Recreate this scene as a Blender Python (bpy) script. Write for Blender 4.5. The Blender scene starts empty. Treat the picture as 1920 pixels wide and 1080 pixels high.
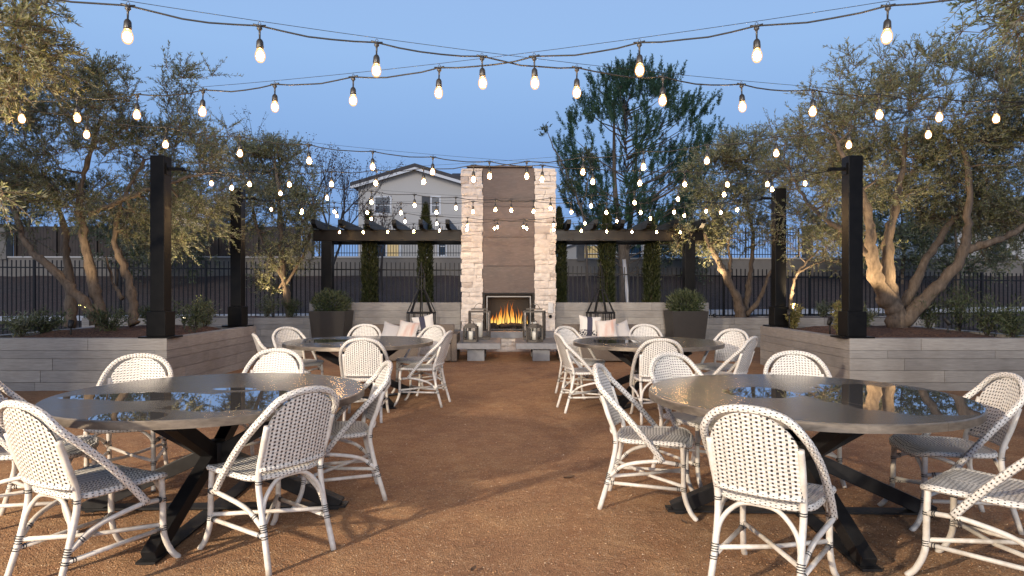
import bpy, bmesh, math, random
import numpy as np
from mathutils import Vector, Matrix, noise

rnd = random.Random(7)
scene = bpy.context.scene
col = scene.collection
PI = math.pi
R = math.radians
# camera constants (measured from the photograph at 1920 px): used to turn measured pixels into real places
F, CX, HY, EYE = 1200.0, 953.0, 545.0, 1.40


def at(px, y, py=None):
    """world point at depth y seen at photo pixel px (and py)"""
    return Vector(((px - CX) * y / F, y, EYE + (HY - (py if py is not None else HY)) * y / F))


# ------------------------------------------------------------------ materials
class NT:
    def __init__(s, m):
        s.m = m
        s.t = m.node_tree
        s.bsdf = None

    def n(s, typ, ins=None, **props):
        nd = s.t.nodes.new(typ)
        for k, v in props.items():
            setattr(nd, k, v)
        for k, v in (ins or {}).items():
            s.set(nd, k, v)
        return nd

    def set(s, nd, k, v):
        sock = nd.inputs[k]
        if isinstance(v, bpy.types.NodeSocket):
            s.t.links.new(v, sock)
        elif isinstance(v, bpy.types.Node):
            s.t.links.new(v.outputs[0], sock)
        else:
            if isinstance(v, tuple) and len(v) == 3 and sock.type == 'RGBA':
                v = (*v, 1)
            sock.default_value = v

    def math(s, op, a, b=None, c=None):
        ins = {0: a}
        if b is not None: ins[1] = b
        if c is not None: ins[2] = c
        return s.n('ShaderNodeMath', ins, operation=op).outputs[0]

    def coord(s, which='Object', scale=(1, 1, 1), loc=(0, 0, 0)):
        tc = s.n('ShaderNodeTexCoord')
        mp = s.n('ShaderNodeMapping', {'Vector': tc.outputs[which], 'Scale': scale, 'Location': loc})
        return mp.outputs[0]

    def noise(s, vec, scale=5, detail=4, rough=.55, dist=0):
        return s.n('ShaderNodeTexNoise', {'Vector': vec, 'Scale': scale, 'Detail': detail, 'Roughness': rough, 'Distortion': dist}).outputs[0]

    def ramp(s, fac, stops, interp='LINEAR'):
        r = s.n('ShaderNodeValToRGB', {0: fac})
        e = r.color_ramp.elements
        r.color_ramp.interpolation = interp
        while len(e) < len(stops): e.new(.5)
        for i, (p, c) in enumerate(stops):
            e[i].position = p
            e[i].color = (*c, 1) if len(c) == 3 else c
        return r.outputs[0]

    def mix(s, fac, a, b, blend='MIX'):
        nd = s.n('ShaderNodeMix', data_type='RGBA', blend_type=blend)
        s.set(nd, 0, fac); s.set(nd, 6, a); s.set(nd, 7, b)
        return nd.outputs[2]

    def bump(s, h, strength=.5, dist=.01, normal=None):
        ins = {'Height': h, 'Strength': strength, 'Distance': dist}
        if normal is not None: ins['Normal'] = normal
        return s.n('ShaderNodeBump', ins).outputs[0]

    def principled(s, **kw):
        b = s.n('ShaderNodeBsdfPrincipled')
        for k, v in kw.items():
            s.set(b, {'color': 'Base Color', 'rough': 'Roughness', 'metal': 'Metallic', 'normal': 'Normal', 'spec': 'Specular IOR Level',
                      'coat': 'Coat Weight', 'emit': 'Emission Color', 'emits': 'Emission Strength', 'trans': 'Transmission Weight', 'alpha': 'Alpha', 'ior': 'IOR'}[k], v)
        s.out(b)
        return b

    def out(s, sh):
        o = s.n('ShaderNodeOutputMaterial')
        s.t.links.new(sh.outputs[0] if isinstance(sh, bpy.types.Node) else sh, o.inputs[0])


def mat(name):
    m = bpy.data.materials.new(name)
    m.use_nodes = True
    m.node_tree.nodes.clear()
    return NT(m)


M = {}


def simple(name, color, rough=.5, metal=0, var=.12, scale=20, bump=0, spec=.5):
    t = mat(name)
    v = t.noise(t.coord(), scale, 5, .6)
    lo = tuple(c * (1 - var) for c in color); hi = tuple(min(1, c * (1 + var)) for c in color)
    c = t.ramp(v, [(.3, lo), (.7, hi)])
    kw = dict(color=c, rough=t.math('ADD', t.math('MULTIPLY', v, .2), rough - .1), metal=metal, spec=spec)
    if bump: kw['normal'] = t.bump(v, bump, .01)
    t.principled(**kw)
    M[name] = t.m
    return t.m


simple('black_steel', (.006, .006, .0062), .36, 0, .2, 8, 0, .14)
simple('beam_paint', (.009, .007, .0055), .33, 0, .05, 3, 0, .15)
simple('iron', (.012, .012, .013), .5, 0, .2, 20, 0, .3)
simple('pot_metal', (.022, .019, .018), .45)
simple('bench_concrete', (.185, .19, .205), .7, 0, .18, 7, .25)
simple('lantern_wood', (.075, .065, .055), .6, 0, .3, 25)
simple('candle', (.8, .78, .72), .6, 0, .05)
simple('stucco', (.60, .56, .505), .9, 0, .06, 30, .3)
simple('stucco_tan', (.235, .205, .172), .9, 0, .1, 3, .3)
simple('roof_tile', (.075, .07, .072), .8, 0, .3, 4)
simple('white_trim', (.72, .72, .72), .5, 0, .05)
simple('shutter', (.06, .065, .075), .6)
simple('wood_brown', (.065, .046, .034), .7, 0, .3, 3)
simple('kerb', (.50, .52, .56), .8, 0, .1)
simple('pvc', (.72, .73, .76), .4, 0, .05)
simple('rubber_black', (.012, .012, .012), .55)
simple('socket', (.02, .018, .016), .4)
simple('cushion', (.45, .44, .44), .9, 0, .08, 60, .2)
simple('pillow_white', (.66, .64, .61), .95, 0, .06, 60, .2)
simple('pillow_navy', (.03, .035, .055), .95)
simple('stainless', (.20, .20, .20), .5, .3, .05)
simple('firebrick', (.012, .012, .012), .8)
simple('ember', (.02, .016, .014), .9, 0, .4, 30, .5)
simple('box_grey', (.5, .5, .5), .5)
simple('dead_leaf', (.09, .055, .035), .8)

# white rattan
t = mat('rattan')
v = t.noise(t.coord(scale=(1, 1, 1)), 30, 4)
oi = t.n('ShaderNodeObjectInfo').outputs['Random']
dirt = t.ramp(t.noise(t.coord(), 7, 5, .7), [(.36, (.80, .76, .70)), (.55, (1, 1, 1))])
c = t.mix(1, t.ramp(v, [(.3, (.60, .575, .54)), (.7, (.72, .70, .665))]), t.ramp(oi, [(0, (.92, .91, .89)), (1, (1.03, 1.03, 1.03))]), 'MULTIPLY')
t.principled(color=t.mix(1, c, dirt, 'MULTIPLY'), rough=.42, normal=t.bump(v, .25, .004))
M['rattan'] = t.m
simple('binding', (.03, .03, .032), .5)


def weave(name, pu, pv, wu, wv, slope, base=(.70, .68, .645), dot=(.022, .022, .024)):
    """woven strands: rows of dark strands showing between white ones, in a chevron"""
    t = mat(name)
    uv = t.n('ShaderNodeUVMap')
    sp = t.n('ShaderNodeSeparateXYZ', {0: uv.outputs[0]})
    wb = t.noise(t.coord(), 28, 3, .6)
    u, v = t.math('ADD', sp.outputs[0], t.math('MULTIPLY', t.math('SUBTRACT', wb, .5), pu * .45)), t.math('ADD', sp.outputs[1], t.math('MULTIPLY', t.math('SUBTRACT', wb, .5), pv * .45 if name != 'weave_rim' else 0.0))
    a = t.math('DIVIDE', u, pu)
    b = t.math('ADD', t.math('DIVIDE', v, pv), t.math('MULTIPLY', t.math('ABSOLUTE', a), slope))
    ia = t.math('FLOOR', a)
    fb = t.math('FRACT', t.math('ADD', b, t.math('MULTIPLY', ia, .5)))
    fa = t.math('FRACT', a)
    da = t.math('LESS_THAN', t.math('ABSOLUTE', t.math('SUBTRACT', fa, .5)), wu / 2)
    db = t.math('LESS_THAN', t.math('ABSOLUTE', t.math('SUBTRACT', fb, .5)), wv / 2)
    d = t.math('MULTIPLY', da, db)
    rise = t.math('ADD', t.math('SINE', t.math('MULTIPLY', a, 2 * PI)), t.math('SINE', t.math('MULTIPLY', b, 2 * PI)))
    nz = t.noise(t.coord(), 40, 3)
    oi = t.n('ShaderNodeObjectInfo').outputs['Random']
    cw = t.mix(1, t.ramp(nz, [(.3, tuple(c * .86 for c in base)), (.7, base)]), t.ramp(oi, [(0, (.92, .91, .89)), (1, (1.03, 1.03, 1.03))]), 'MULTIPLY')
    t.principled(color=t.mix(d, cw, dot), rough=.45, normal=t.bump(rise, .5, .002))
    M[name] = t.m


weave('weave_back', .0225, .0195, .44, .50, 0.0)
weave('weave_front', .0225, .0195, .50, .40, .55)
weave('weave_seat', .0225, .0195, .62, .42, .6)
weave('weave_rim', .022, 1 / 7, .34, .34, 0)      # u along the tube, v = turn around it


# decomposed granite
def ground_mat(name, c1, c2, c3, bumpv=.6):
    t = mat(name)
    co = t.coord()
    fine = t.noise(co, 150, 3, .7)
    vor = t.n('ShaderNodeTexVoronoi', {'Vector': co, 'Scale': 110.0})
    big = t.noise(co, .55, 5, .6)
    mid = t.noise(co, 4, 6, .65, .4)
    base = t.mix(t.ramp(mid, [(.35, (0, 0, 0)), (.68, (1, 1, 1))]), c1, c2)
    base = t.mix(t.math('MULTIPLY', t.ramp(big, [(.35, (0, 0, 0)), (.65, (1, 1, 1))]), .55), base, c3)
    dusty = t.noise(co, 5.5, 5, .65, 1.6)
    base = t.mix(t.math('MULTIPLY', t.ramp(dusty, [(.52, (0, 0, 0)), (.70, (1, 1, 1))]), .30), base, tuple(min(1, x * 1.35) for x in c2))
    base = t.mix(t.math('MULTIPLY', t.ramp(dusty, [(.30, (1, 1, 1)), (.44, (0, 0, 0))]), .35), base, c3)
    grain = t.ramp(fine, [(.30, (.55, .53, .52)), (.52, (1, 1, 1)), (.72, (1.35, 1.32, 1.25))])
    base = t.mix(1, base, grain, 'MULTIPLY')
    tint = t.n('ShaderNodeSeparateColor', {0: vor.outputs['Color']}).outputs[0]
    base = t.mix(t.math('MULTIPLY', t.math('GREATER_THAN', tint, .94), .35), base, (.62, .50, .36))
    base = t.mix(t.math('MULTIPLY', t.math('LESS_THAN', tint, .10), .35), base, (.07, .045, .03))
    h = t.math('ADD', t.math('MULTIPLY', fine, .6), t.math('ADD', t.math('MULTIPLY', vor.outputs['Distance'], .8), t.math('ADD', t.math('MULTIPLY', mid, 3.2), t.math('ADD', t.math('MULTIPLY', dusty, 2.5), t.math('MULTIPLY', t.noise(co, 1.7, 3, .5, 1.2), 5.0)))))
    t.principled(color=base, rough=.95, spec=.15, normal=t.bump(h, bumpv, .012))
    M[name] = t.m


ground_mat('granite', (.335, .183, .096), (.43, .266, .142), (.18, .097, .069))
ground_mat('hill_soil', (.092, .070, .060), (.140, .110, .093), (.13, .080, .068), .8)

# mulch
t = mat('mulch')
co = t.coord()
v = t.n('ShaderNodeTexVoronoi', {'Vector': t.coord(scale=(1, 1.7, 1)), 'Scale': 45.0})
sc = t.n('ShaderNodeSeparateColor', {0: v.outputs['Color']})
t.principled(color=t.ramp(sc.outputs[0], [(0, (.035, .018, .012)), (.6, (.12, .055, .032)), (1, (.22, .12, .075))]), rough=.95,
             normal=t.bump(t.math('ADD', v.outputs['Distance'], sc.outputs[1]), 1, .02))
M['mulch'] = t.m

# board-formed concrete
t = mat('board_concrete')
g1 = t.noise(t.coord(scale=(1.2, 1.2, 16)), 4, 6, .65, .3)
g2 = t.noise(t.coord(), 1.4, 5, .6)
g3 = t.noise(t.coord(scale=(2, 2, 40)), 5, 3)
isl = t.n('ShaderNodeNewGeometry').outputs['Random Per Island']
c = t.ramp(g1, [(.25, (.225, .215, .205)), (.6, (.355, .345, .33)), (.85, (.425, .41, .395))])
c = t.mix(t.math('MULTIPLY', t.ramp(g2, [(.4, (0, 0, 0)), (.7, (1, 1, 1))]), .5), c, (.16, .145, .13))
c = t.mix(1, c, t.ramp(isl, [(0, (.78, .78, .79)), (1, (1.12, 1.1, 1.07))]), 'MULTIPLY')
t.principled(color=c, rough=.8, normal=t.bump(t.math('ADD', g1, g3), .5, .006))
M['board_concrete'] = t.m

# limestone blocks
t = mat('limestone')
n1 = t.noise(t.coord(), 9, 7, .65)
isl = t.n('ShaderNodeNewGeometry').outputs['Random Per Island']
c = t.ramp(isl, [(0, (.42, .355, .31)), (.10, (.64, .575, .52)), (.5, (.63, .572, .52)), (.94, (.67, .617, .567)), (1, (.40, .35, .32))])
c = t.mix(t.math('MULTIPLY', t.ramp(n1, [(.42, (1, 1, 1)), (.58, (0, 0, 0))]), .35), c, (.36, .30, .26))
t.principled(color=c, rough=.85, normal=t.bump(n1, .9, .02))
M['limestone'] = t.m
simple('mortar', (.5, .45, .4), .9)

# patinated steel panel
t = mat('patina_steel')
n1 = t.noise(t.coord(scale=(1, 1, 2.5)), 1.8, 7, .65, .5)
n2 = t.noise(t.coord(scale=(2, 2, 9)), 5, 4)
isl = t.n('ShaderNodeNewGeometry').outputs['Random Per Island']
c = t.ramp(n1, [(.3, (.040, .025, .020)), (.5, (.070, .046, .038)), (.75, (.105, .078, .069))])
c = t.mix(t.math('MULTIPLY', t.ramp(n2, [(.5, (0, 0, 0)), (.75, (1, 1, 1))]), .25), c, (.22, .18, .165))
c = t.mix(1, c, t.ramp(isl, [(0, (.8, .8, .8)), (1, (1.15, 1.12, 1.1))]), 'MULTIPLY')
t.principled(color=c, rough=t.math('ADD', t.math('MULTIPLY', n1, .25), .38), metal=.25, normal=t.bump(n2, .12, .004))
M['patina_steel'] = t.m


def table_mat(name, puddles, drift):
    """brushed zinc top with rain water standing on it"""
    t = mat(name)
    co = t.coord(loc=(drift, drift * .7, 0))
    str_ = t.noise(t.coord(scale=(3, 14, 3)), 5, 5, .6)
    cl = t.noise(co, 1.6, 5, .6, .6)
    smear = t.noise(t.coord(scale=(1.2, 5, 1), loc=(drift, 0, 0)), 3, 6, .7, .8)
    col0 = t.ramp(t.math('ADD', t.math('MULTIPLY', cl, .6), t.math('MULTIPLY', smear, .4)), [(.3, (.145, .139, .133)), (.7, (.205, .195, .18))])
    rough0 = t.math('ADD', t.math('MULTIPLY', cl, .12), .15)
    tc = t.n('ShaderNodeTexCoord')
    sp = t.n('ShaderNodeSeparateXYZ', {0: tc.outputs['Object']})
    wob = t.math('SUBTRACT', t.noise(co, 3.2, 3, .5), .5)
    if puddles:
        f = None
        for (x, y, a, b) in puddles:
            dx = t.math('DIVIDE', t.math('SUBTRACT', sp.outputs[0], x), a)
            dy = t.math('DIVIDE', t.math('SUBTRACT', sp.outputs[1], y), b)
            d = t.math('SQRT', t.math('ADD', t.math('MULTIPLY', dx, dx), t.math('MULTIPLY', dy, dy)))
            f = d if f is None else t.math('MINIMUM', f, d)
        f = t.math('ADD', f, t.math('MULTIPLY', wob, .9))
        wet = t.ramp(f, [(.88, (1, 1, 1)), (.95, (0, 0, 0))])
    else:
        wet = t.ramp(t.noise(co, .9, 2, .4), [(.66, (0, 0, 0)), (.675, (1, 1, 1))])
    c = t.mix(wet, col0, (.085, .083, .082))
    rough = t.mix(wet, rough0, (.008, .008, .008))
    b = t.principled(color=c, metal=t.mix(wet, (.55, .55, .55), (.0, .0, .0)), rough=rough)
    t.set(b, 'Coat Weight', t.math('MULTIPLY', t.n('ShaderNodeRGBToBW', {0: wet}).outputs[0], 1.0))
    b.inputs['Coat Roughness'].default_value = .01
    M[name] = t.m


table_mat('zinc_wet_a', [(-.33, -.2, .52, .17), (-.06, -.83, .2, .14), (.34, -.32, .42, .42), (.1, .1, .16, .06)], 0)
table_mat('zinc_wet_b', [(-.25, .04, .25, .25), (.45, -.18, .5, .6)], 3.3)
table_mat('zinc', [], 7.1)
t = mat('zinc_edge')
n1 = t.noise(t.coord(scale=(1, 1, 4)), 6, 6, .65)
t.principled(color=t.ramp(n1, [(.3, (.10, .085, .07)), (.7, (.30, .26, .215))]), rough=.42, metal=.6)
M['zinc_edge'] = t.m

# wicker sofa
t = mat('wicker')
uv = t.coord()
b1 = t.n('ShaderNodeTexBrick', {'Vector': t.n('ShaderNodeMapping', {'Vector': t.n('ShaderNodeTexCoord').outputs['Object'], 'Rotation': (PI / 2, 0, 0), 'Scale': (30, 30, 30)}).outputs[0],
                                'Color1': (.20, .16, .13), 'Color2': (.27, .225, .185), 'Mortar': (.06, .045, .035), 'Scale': 1.0, 'Mortar Size': .06})
t.principled(color=b1.outputs[0], rough=.6, normal=t.bump(b1.outputs[1], .5, .01))
M['wicker'] = t.m

# printed pillow
t = mat('pillow_print')
co = t.coord()
sp = t.n('ShaderNodeSeparateXYZ', {0: co})
stripe = t.math('LESS_THAN', t.math('ABSOLUTE', t.math('ADD', sp.outputs[0], .02)), .055)
vor = t.n('ShaderNodeTexVoronoi', {'Vector': co, 'Scale': 22.0, 'Randomness': 1.0}, feature='DISTANCE_TO_EDGE')
flor = t.math('MULTIPLY', t.math('GREATER_THAN', vor.outputs[0], .10), t.math('LESS_THAN', t.math('ADD', sp.outputs[2], t.math('MULTIPLY', t.noise(co, 6), .2)), .03))
c = t.mix(stripe, (.66, .64, .6), (.05, .05, .08))
c = t.mix(flor, c, (.02, .02, .03))
t.principled(color=c, rough=.95, normal=t.bump(t.noise(co, 150, 2), .2, .003))
M['pillow_print'] = t.m
t = mat('pillow_blush')
co = t.coord()
f = t.ramp(t.noise(t.coord(scale=(4, 1, .8)), 3, 3), [(.45, (0, 0, 0)), (.7, (1, 1, 1))])
t.principled(color=t.mix(f, (.62, .59, .55), (.55, .36, .30)), rough=.95, normal=t.bump(t.noise(co, 150, 2), .2, .003))
M['pillow_blush'] = t.m

# glass
t = mat('lantern_glass')
g = t.n('ShaderNodeBsdfGlossy', {'Roughness': .03, 'Color': (.8, .8, .8)})
tr = t.n('ShaderNodeBsdfTransparent', {'Color': (.93, .94, .94)})
fr = t.n('ShaderNodeFresnel', {'IOR': 1.35})
mx = t.n('ShaderNodeMixShader', {0: fr.outputs[0], 1: tr.outputs[0], 2: g.outputs[0]})
t.out(mx); M['lantern_glass'] = t.m
t = mat('window_glass')
t.principled(color=(.02, .05, .09), rough=.12, spec=.15); M['window_glass'] = t.m
t = mat('lit_window')
t.principled(color=(.2, .15, .08), rough=.3, emit=(1, .72, .30), emits=.35); M['lit_window'] = t.m


def emitter(name, colr, s):
    t = mat(name)
    t.out(t.n('ShaderNodeEmission', {'Color': colr, 'Strength': s}))
    M[name] = t.m


emitter('filament_glow', (1, .60, .25), 560)
t = mat('bulb_glow')
lw = t.n('ShaderNodeLayerWeight', {'Blend': .5})
e1 = t.n('ShaderNodeEmission', {'Color': t.ramp(lw.outputs['Facing'], [(.1, (1, .74, .40)), (.45, (1, .60, .25)), (.85, (1, .42, .12))]), 'Strength': 1.7})
t.out(t.n('ShaderNodeMixShader', {0: .42, 1: e1.outputs[0], 2: t.n('ShaderNodeBsdfTransparent').outputs[0]}))
M['bulb_glow'] = t.m
emitter('spot_lens', (1, .8, .5), 6)
t = mat('flame')
sp = t.n('ShaderNodeSeparateXYZ', {0: t.n('ShaderNodeTexCoord').outputs['Generated']})
nz = t.noise(t.coord(scale=(9, 9, 3)), 3, 4)
hz = t.math('ADD', sp.outputs[2], t.math('MULTIPLY', t.math('SUBTRACT', nz, .5), .35))
c = t.ramp(hz, [(0, (1, .62, .16)), (.35, (1, .50, .09)), (.7, (1, .26, .03)), (1, (.7, .10, .01))])
lw = t.n('ShaderNodeLayerWeight', {'Blend': .35})
e = t.n('ShaderNodeEmission', {'Color': c, 'Strength': t.ramp(hz, [(0, (1.7,) * 3), (.5, (1.25,) * 3), (1, (.45,) * 3)])})
tr = t.n('ShaderNodeBsdfTransparent')
f = t.math('MINIMUM', 1, t.math('ADD', t.math('POWER', lw.outputs['Facing'], .55), t.math('MULTIPLY', t.math('MAXIMUM', 0, t.math('SUBTRACT', hz, .35)), .9)))
t.out(t.n('ShaderNodeMixShader', {0: f, 1: e.outputs[0], 2: tr.outputs[0]}))
M['flame'] = t.m


def leafmat(name, c1, c2, under, trans=.25):
    t = mat(name)
    g = t.n('ShaderNodeNewGeometry')
    c = t.ramp(g.outputs['Random Per Island'], [(0, c1), (.7, c2), (1, tuple(min(1, x * 1.6) for x in c2))])
    pn = t.noise(t.coord(), 1.3, 4, .65)
    c = t.mix(1, c, t.ramp(pn, [(.32, (.66, .84, .70)), (.5, (1, 1, 1)), (.68, (1.28, 1.20, .95))]), 'MULTIPLY')
    c = t.mix(t.math('MULTIPLY', g.outputs['Backfacing'], .75), c, under)
    d = t.n('ShaderNodeBsdfPrincipled', {'Base Color': c, 'Roughness': .55, 'Specular IOR Level': .35})
    tl = t.n('ShaderNodeBsdfTranslucent', {'Color': c})
    t.out(t.n('ShaderNodeMixShader', {0: trans, 1: d.outputs[0], 2: tl.outputs[0]}))
    M[name] = t.m


leafmat('olive_leaf', (.092, .116, .045), (.212, .220, .105), (.30, .31, .24), .32)
leafmat('olive_dark', (.068, .094, .040), (.165, .182, .088), (.25, .262, .205), .32)
leafmat('pine_needle', (.022, .055, .034), (.055, .11, .062), (.04, .08, .045), .1)
leafmat('cypress_leaf', (.012, .020, .007), (.034, .041, .013), (.034, .041, .014), .08)
leafmat('shrub_leaf', (.03, .048, .018), (.085, .105, .045), (.13, .15, .09))
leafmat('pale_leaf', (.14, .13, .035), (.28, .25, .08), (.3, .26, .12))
leafmat('dry_leaf', (.035, .018, .018), (.075, .035, .03), (.09, .05, .04), .1)
t = mat('bark')
n1 = t.noise(t.coord(scale=(1, 1, .25)), 22, 6, .7)
t.principled(color=t.ramp(n1, [(.3, (.07, .05, .035)), (.7, (.20, .155, .115))]), rough=.9, normal=t.bump(n1, .8, .02))
M['bark'] = t.m
simple('twig', (.055, .045, .04), .9)


# ------------------------------------------------------------------ object helpers
def obj(name, mesh, parent=None, loc=None):
    o = bpy.data.objects.new(name, mesh)
    col.objects.link(o)
    if parent is not None: o.parent = parent
    if loc is not None: o.location = loc
    return o


def tag(o, label=None, cat=None, group=None, kind=None):
    if label: o['label'] = label
    if cat: o['category'] = cat
    if group: o['group'] = group
    if kind: o['kind'] = kind
    return o


def thing(name, label, cat, loc=(0, 0, 0), rz=0, group=None):
    o = bpy.data.objects.new(name, None)
    col.objects.link(o)
    o.empty_display_size = .2
    o.location = loc
    o.rotation_euler = (0, 0, rz)
    return tag(o, label, cat, group)


def copy_tree(o, parent=None):
    c = o.copy(); col.objects.link(c)
    if parent is not None: c.parent = parent
    for ch in [x for x in o.children]:
        copy_tree(ch, c)
    return c


def spline(pts, n=8, closed=False):
    """Catmull-Rom through pts"""
    P = [Vector(p) for p in pts]
    out = []
    k = len(P)
    for i in range(k if closed else k - 1):
        p0 = P[(i - 1) % k] if closed or i > 0 else P[0] * 2 - P[1]
        p1, p2 = P[i], P[(i + 1) % k]
        p3 = P[(i + 2) % k] if closed or i + 2 < k else P[-1] * 2 - P[-2]
        for j in range(n):
            s = j / n
            out.append(.5 * ((2 * p1) + (p2 - p0) * s + (2 * p0 - 5 * p1 + 4 * p2 - p3) * s * s + (3 * p1 - p0 - 3 * p2 + p3) * s ** 3))
    if not closed: out.append(P[-1])
    return out


class MB:
    def __init__(s):
        s.v = []; s.f = []; s.mi = []; s.uv = []; s.smooth = []

    def add(s, vs, fs, mi=0, uvs=None, smooth=False):
        b = len(s.v)
        s.v += [tuple(p) for p in vs]
        for i, f in enumerate(fs):
            s.f.append(tuple(b + k for k in f)); s.mi.append(mi); s.smooth.append(smooth)
            s.uv.append(uvs[i] if uvs else None)
        return s

    def box(s, c, d, mi=0, rz=0, jit=0, M_=None):
        cx, cy, cz = c; hx, hy, hz = d[0] / 2, d[1] / 2, d[2] / 2
        vs = []
        for x, y, z in ((-1, -1, -1), (1, -1, -1), (1, 1, -1), (-1, 1, -1), (-1, -1, 1), (1, -1, 1), (1, 1, 1), (-1, 1, 1)):
            p = Vector((x * hx, y * hy, z * hz))
            if jit: p += Vector((rnd.uniform(-jit, jit), rnd.uniform(-jit, jit), rnd.uniform(-jit, jit)))
            if rz: p = Matrix.Rotation(rz, 3, 'Z') @ p
            if M_ is not None: p = M_ @ p
            vs.append(p + Vector(c))
        return s.add(vs, [(0, 3, 2, 1), (4, 5, 6, 7), (0, 1, 5, 4), (1, 2, 6, 5), (2, 3, 7, 6), (3, 0, 4, 7)], mi)

    def bar(s, a, b, w, h, mi=0, up=(0, 0, 1)):
        a, b = Vector(a), Vector(b)
        d = (b - a).normalized()
        u = Vector(up)
        if abs(d.dot(u)) > .98: u = Vector((1, 0, 0))
        x = d.cross(u).normalized(); y = x.cross(d).normalized()
        vs = []
        for p in (a, b):
            for i, j in ((-1, -1), (1, -1), (1, 1), (-1, 1)):
                vs.append(p + x * (i * w / 2) + y * (j * h / 2))
        return s.add(vs, [(3, 2, 1, 0), (4, 5, 6, 7), (0, 1, 5, 4), (1, 2, 6, 5), (2, 3, 7, 6), (3, 0, 4, 7)], mi)

    def tube(s, pts, r, n=8, mi=0, closed=False, cap=True, uv=False):
        P = [Vector(p) for p in pts]
        k = len(P)
        rr = r if isinstance(r, (list, tuple)) else [r] * k
        rings = []; lens = [0]
        ref = None
        for i in range(k):
            if closed:
                d = (P[(i + 1) % k] - P[i - 1])
            else:
                d = P[min(i + 1, k - 1)] - P[max(i - 1, 0)]
            d = d.normalized() if d.length > 1e-9 else Vector((0, 0, 1))
            if ref is None:
                ref = Vector((0, 0, 1)) if abs(d.z) < .9 else Vector((1, 0, 0))
            x = ref - d * ref.dot(d)
            x = x.normalized() if x.length > 1e-6 else d.orthogonal().normalized()
            ref = x
            y = d.cross(x)
            rings.append([P[i] + (x * math.cos(2 * PI * j / n) + y * math.sin(2 * PI * j / n)) * rr[i] for j in range(n)])
            if i: lens.append(lens[-1] + (P[i] - P[i - 1]).length)
        vs = [p for ring in rings for p in ring]
        fs, uvs = [], []
        for i in range(k if closed else k - 1):
            i2 = (i + 1) % k
            L1 = lens[i]; L2 = lens[i2] if i2 else lens[-1] + (P[0] - P[-1]).length
            for j in range(n):
                j2 = (j + 1) % n
                fs.append((i * n + j, i * n + j2, i2 * n + j2, i2 * n + j))
                uvs.append(((L1, j / n), (L1, (j + 1) / n), (L2, (j + 1) / n), (L2, j / n)))
        if cap and not closed:
            fs.append(tuple(reversed(range(n)))); uvs.append([(0, .1)] * n)
            fs.append(tuple((k - 1) * n + j for j in range(n))); uvs.append([(0, .1)] * n)
        return s.add(vs, fs, mi, uvs if uv else None, True)

    def lathe(s, prof, n=16, c=(0, 0, 0), mi=0, smooth=True):
        vs = []; k = len(prof)
        for r, z in prof:
            for j in range(n):
                vs.append((c[0] + r * math.cos(2 * PI * j / n), c[1] + r * math.sin(2 * PI * j / n), c[2] + z))
        fs = []
        for i in range(k - 1):
            for j in range(n):
                j2 = (j + 1) % n
                fs.append((i * n + j, i * n + j2, (i + 1) * n + j2, (i + 1) * n + j))
        if prof[0][0] > 1e-6: fs.append(tuple(reversed(range(n))))
        if prof[-1][0] > 1e-6: fs.append(tuple((k - 1) * n + j for j in range(n)))
        return s.add(vs, fs, mi, None, smooth)

    def prism(s, outline, z0, z1, mi=0):
        n = len(outline)
        vs = [(x, y, z0) for x, y in outline] + [(x, y, z1) for x, y in outline]
        fs = [tuple(reversed(range(n))), tuple(range(n, 2 * n))] + [(i, (i + 1) % n, n + (i + 1) % n, n + i) for i in range(n)]
        return s.add(vs, fs, mi)

    def mesh(s, name, mats, bevel=0):
        me = bpy.data.meshes.new(name)
        me.from_pydata(s.v, [], s.f)
        for m in (mats if isinstance(mats, (list, tuple)) else [mats]):
            me.materials.append(M[m])
        me.polygons.foreach_set('material_index', s.mi)
        me.polygons.foreach_set('use_smooth', s.smooth)
        if any(u is not None for u in s.uv):
            ul = me.uv_layers.new(name='UVMap')
            for p, u in zip(me.polygons, s.uv):
                if u is None: continue
                for li, c in zip(p.loop_indices, u): ul.data[li].uv = c
        if bevel:
            bm = bmesh.new(); bm.from_mesh(me)
            bmesh.ops.remove_doubles(bm, verts=bm.verts, dist=1e-6)
            es = [e for e in bm.edges if len(e.link_faces) == 2 and e.calc_face_angle(0) > .6]
            bmesh.ops.bevel(bm, geom=es, offset=bevel, segments=2, affect='EDGES', profile=.6, clamp_overlap=True)
            bm.to_mesh(me); bm.free()
        me.validate()
        return me

    def build(s, name, mats, parent=None, bevel=0, loc=None):
        return obj(name, s.mesh(name, mats, bevel), parent, loc)


# ------------------------------------------------------------------ camera, sky, lights
cam = bpy.data.cameras.new('camera')
cam.sensor_width = 36
cam.lens = F / 1920 * 36
cam.shift_x = (960 - CX) / 1920
cam.shift_y = (HY - 540) / 1920
cam.clip_end = 2000
co_ = obj('camera', cam)
co_.location = (0, 0, EYE)
co_.rotation_euler = (PI / 2, 0, 0)
scene.camera = co_

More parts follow.
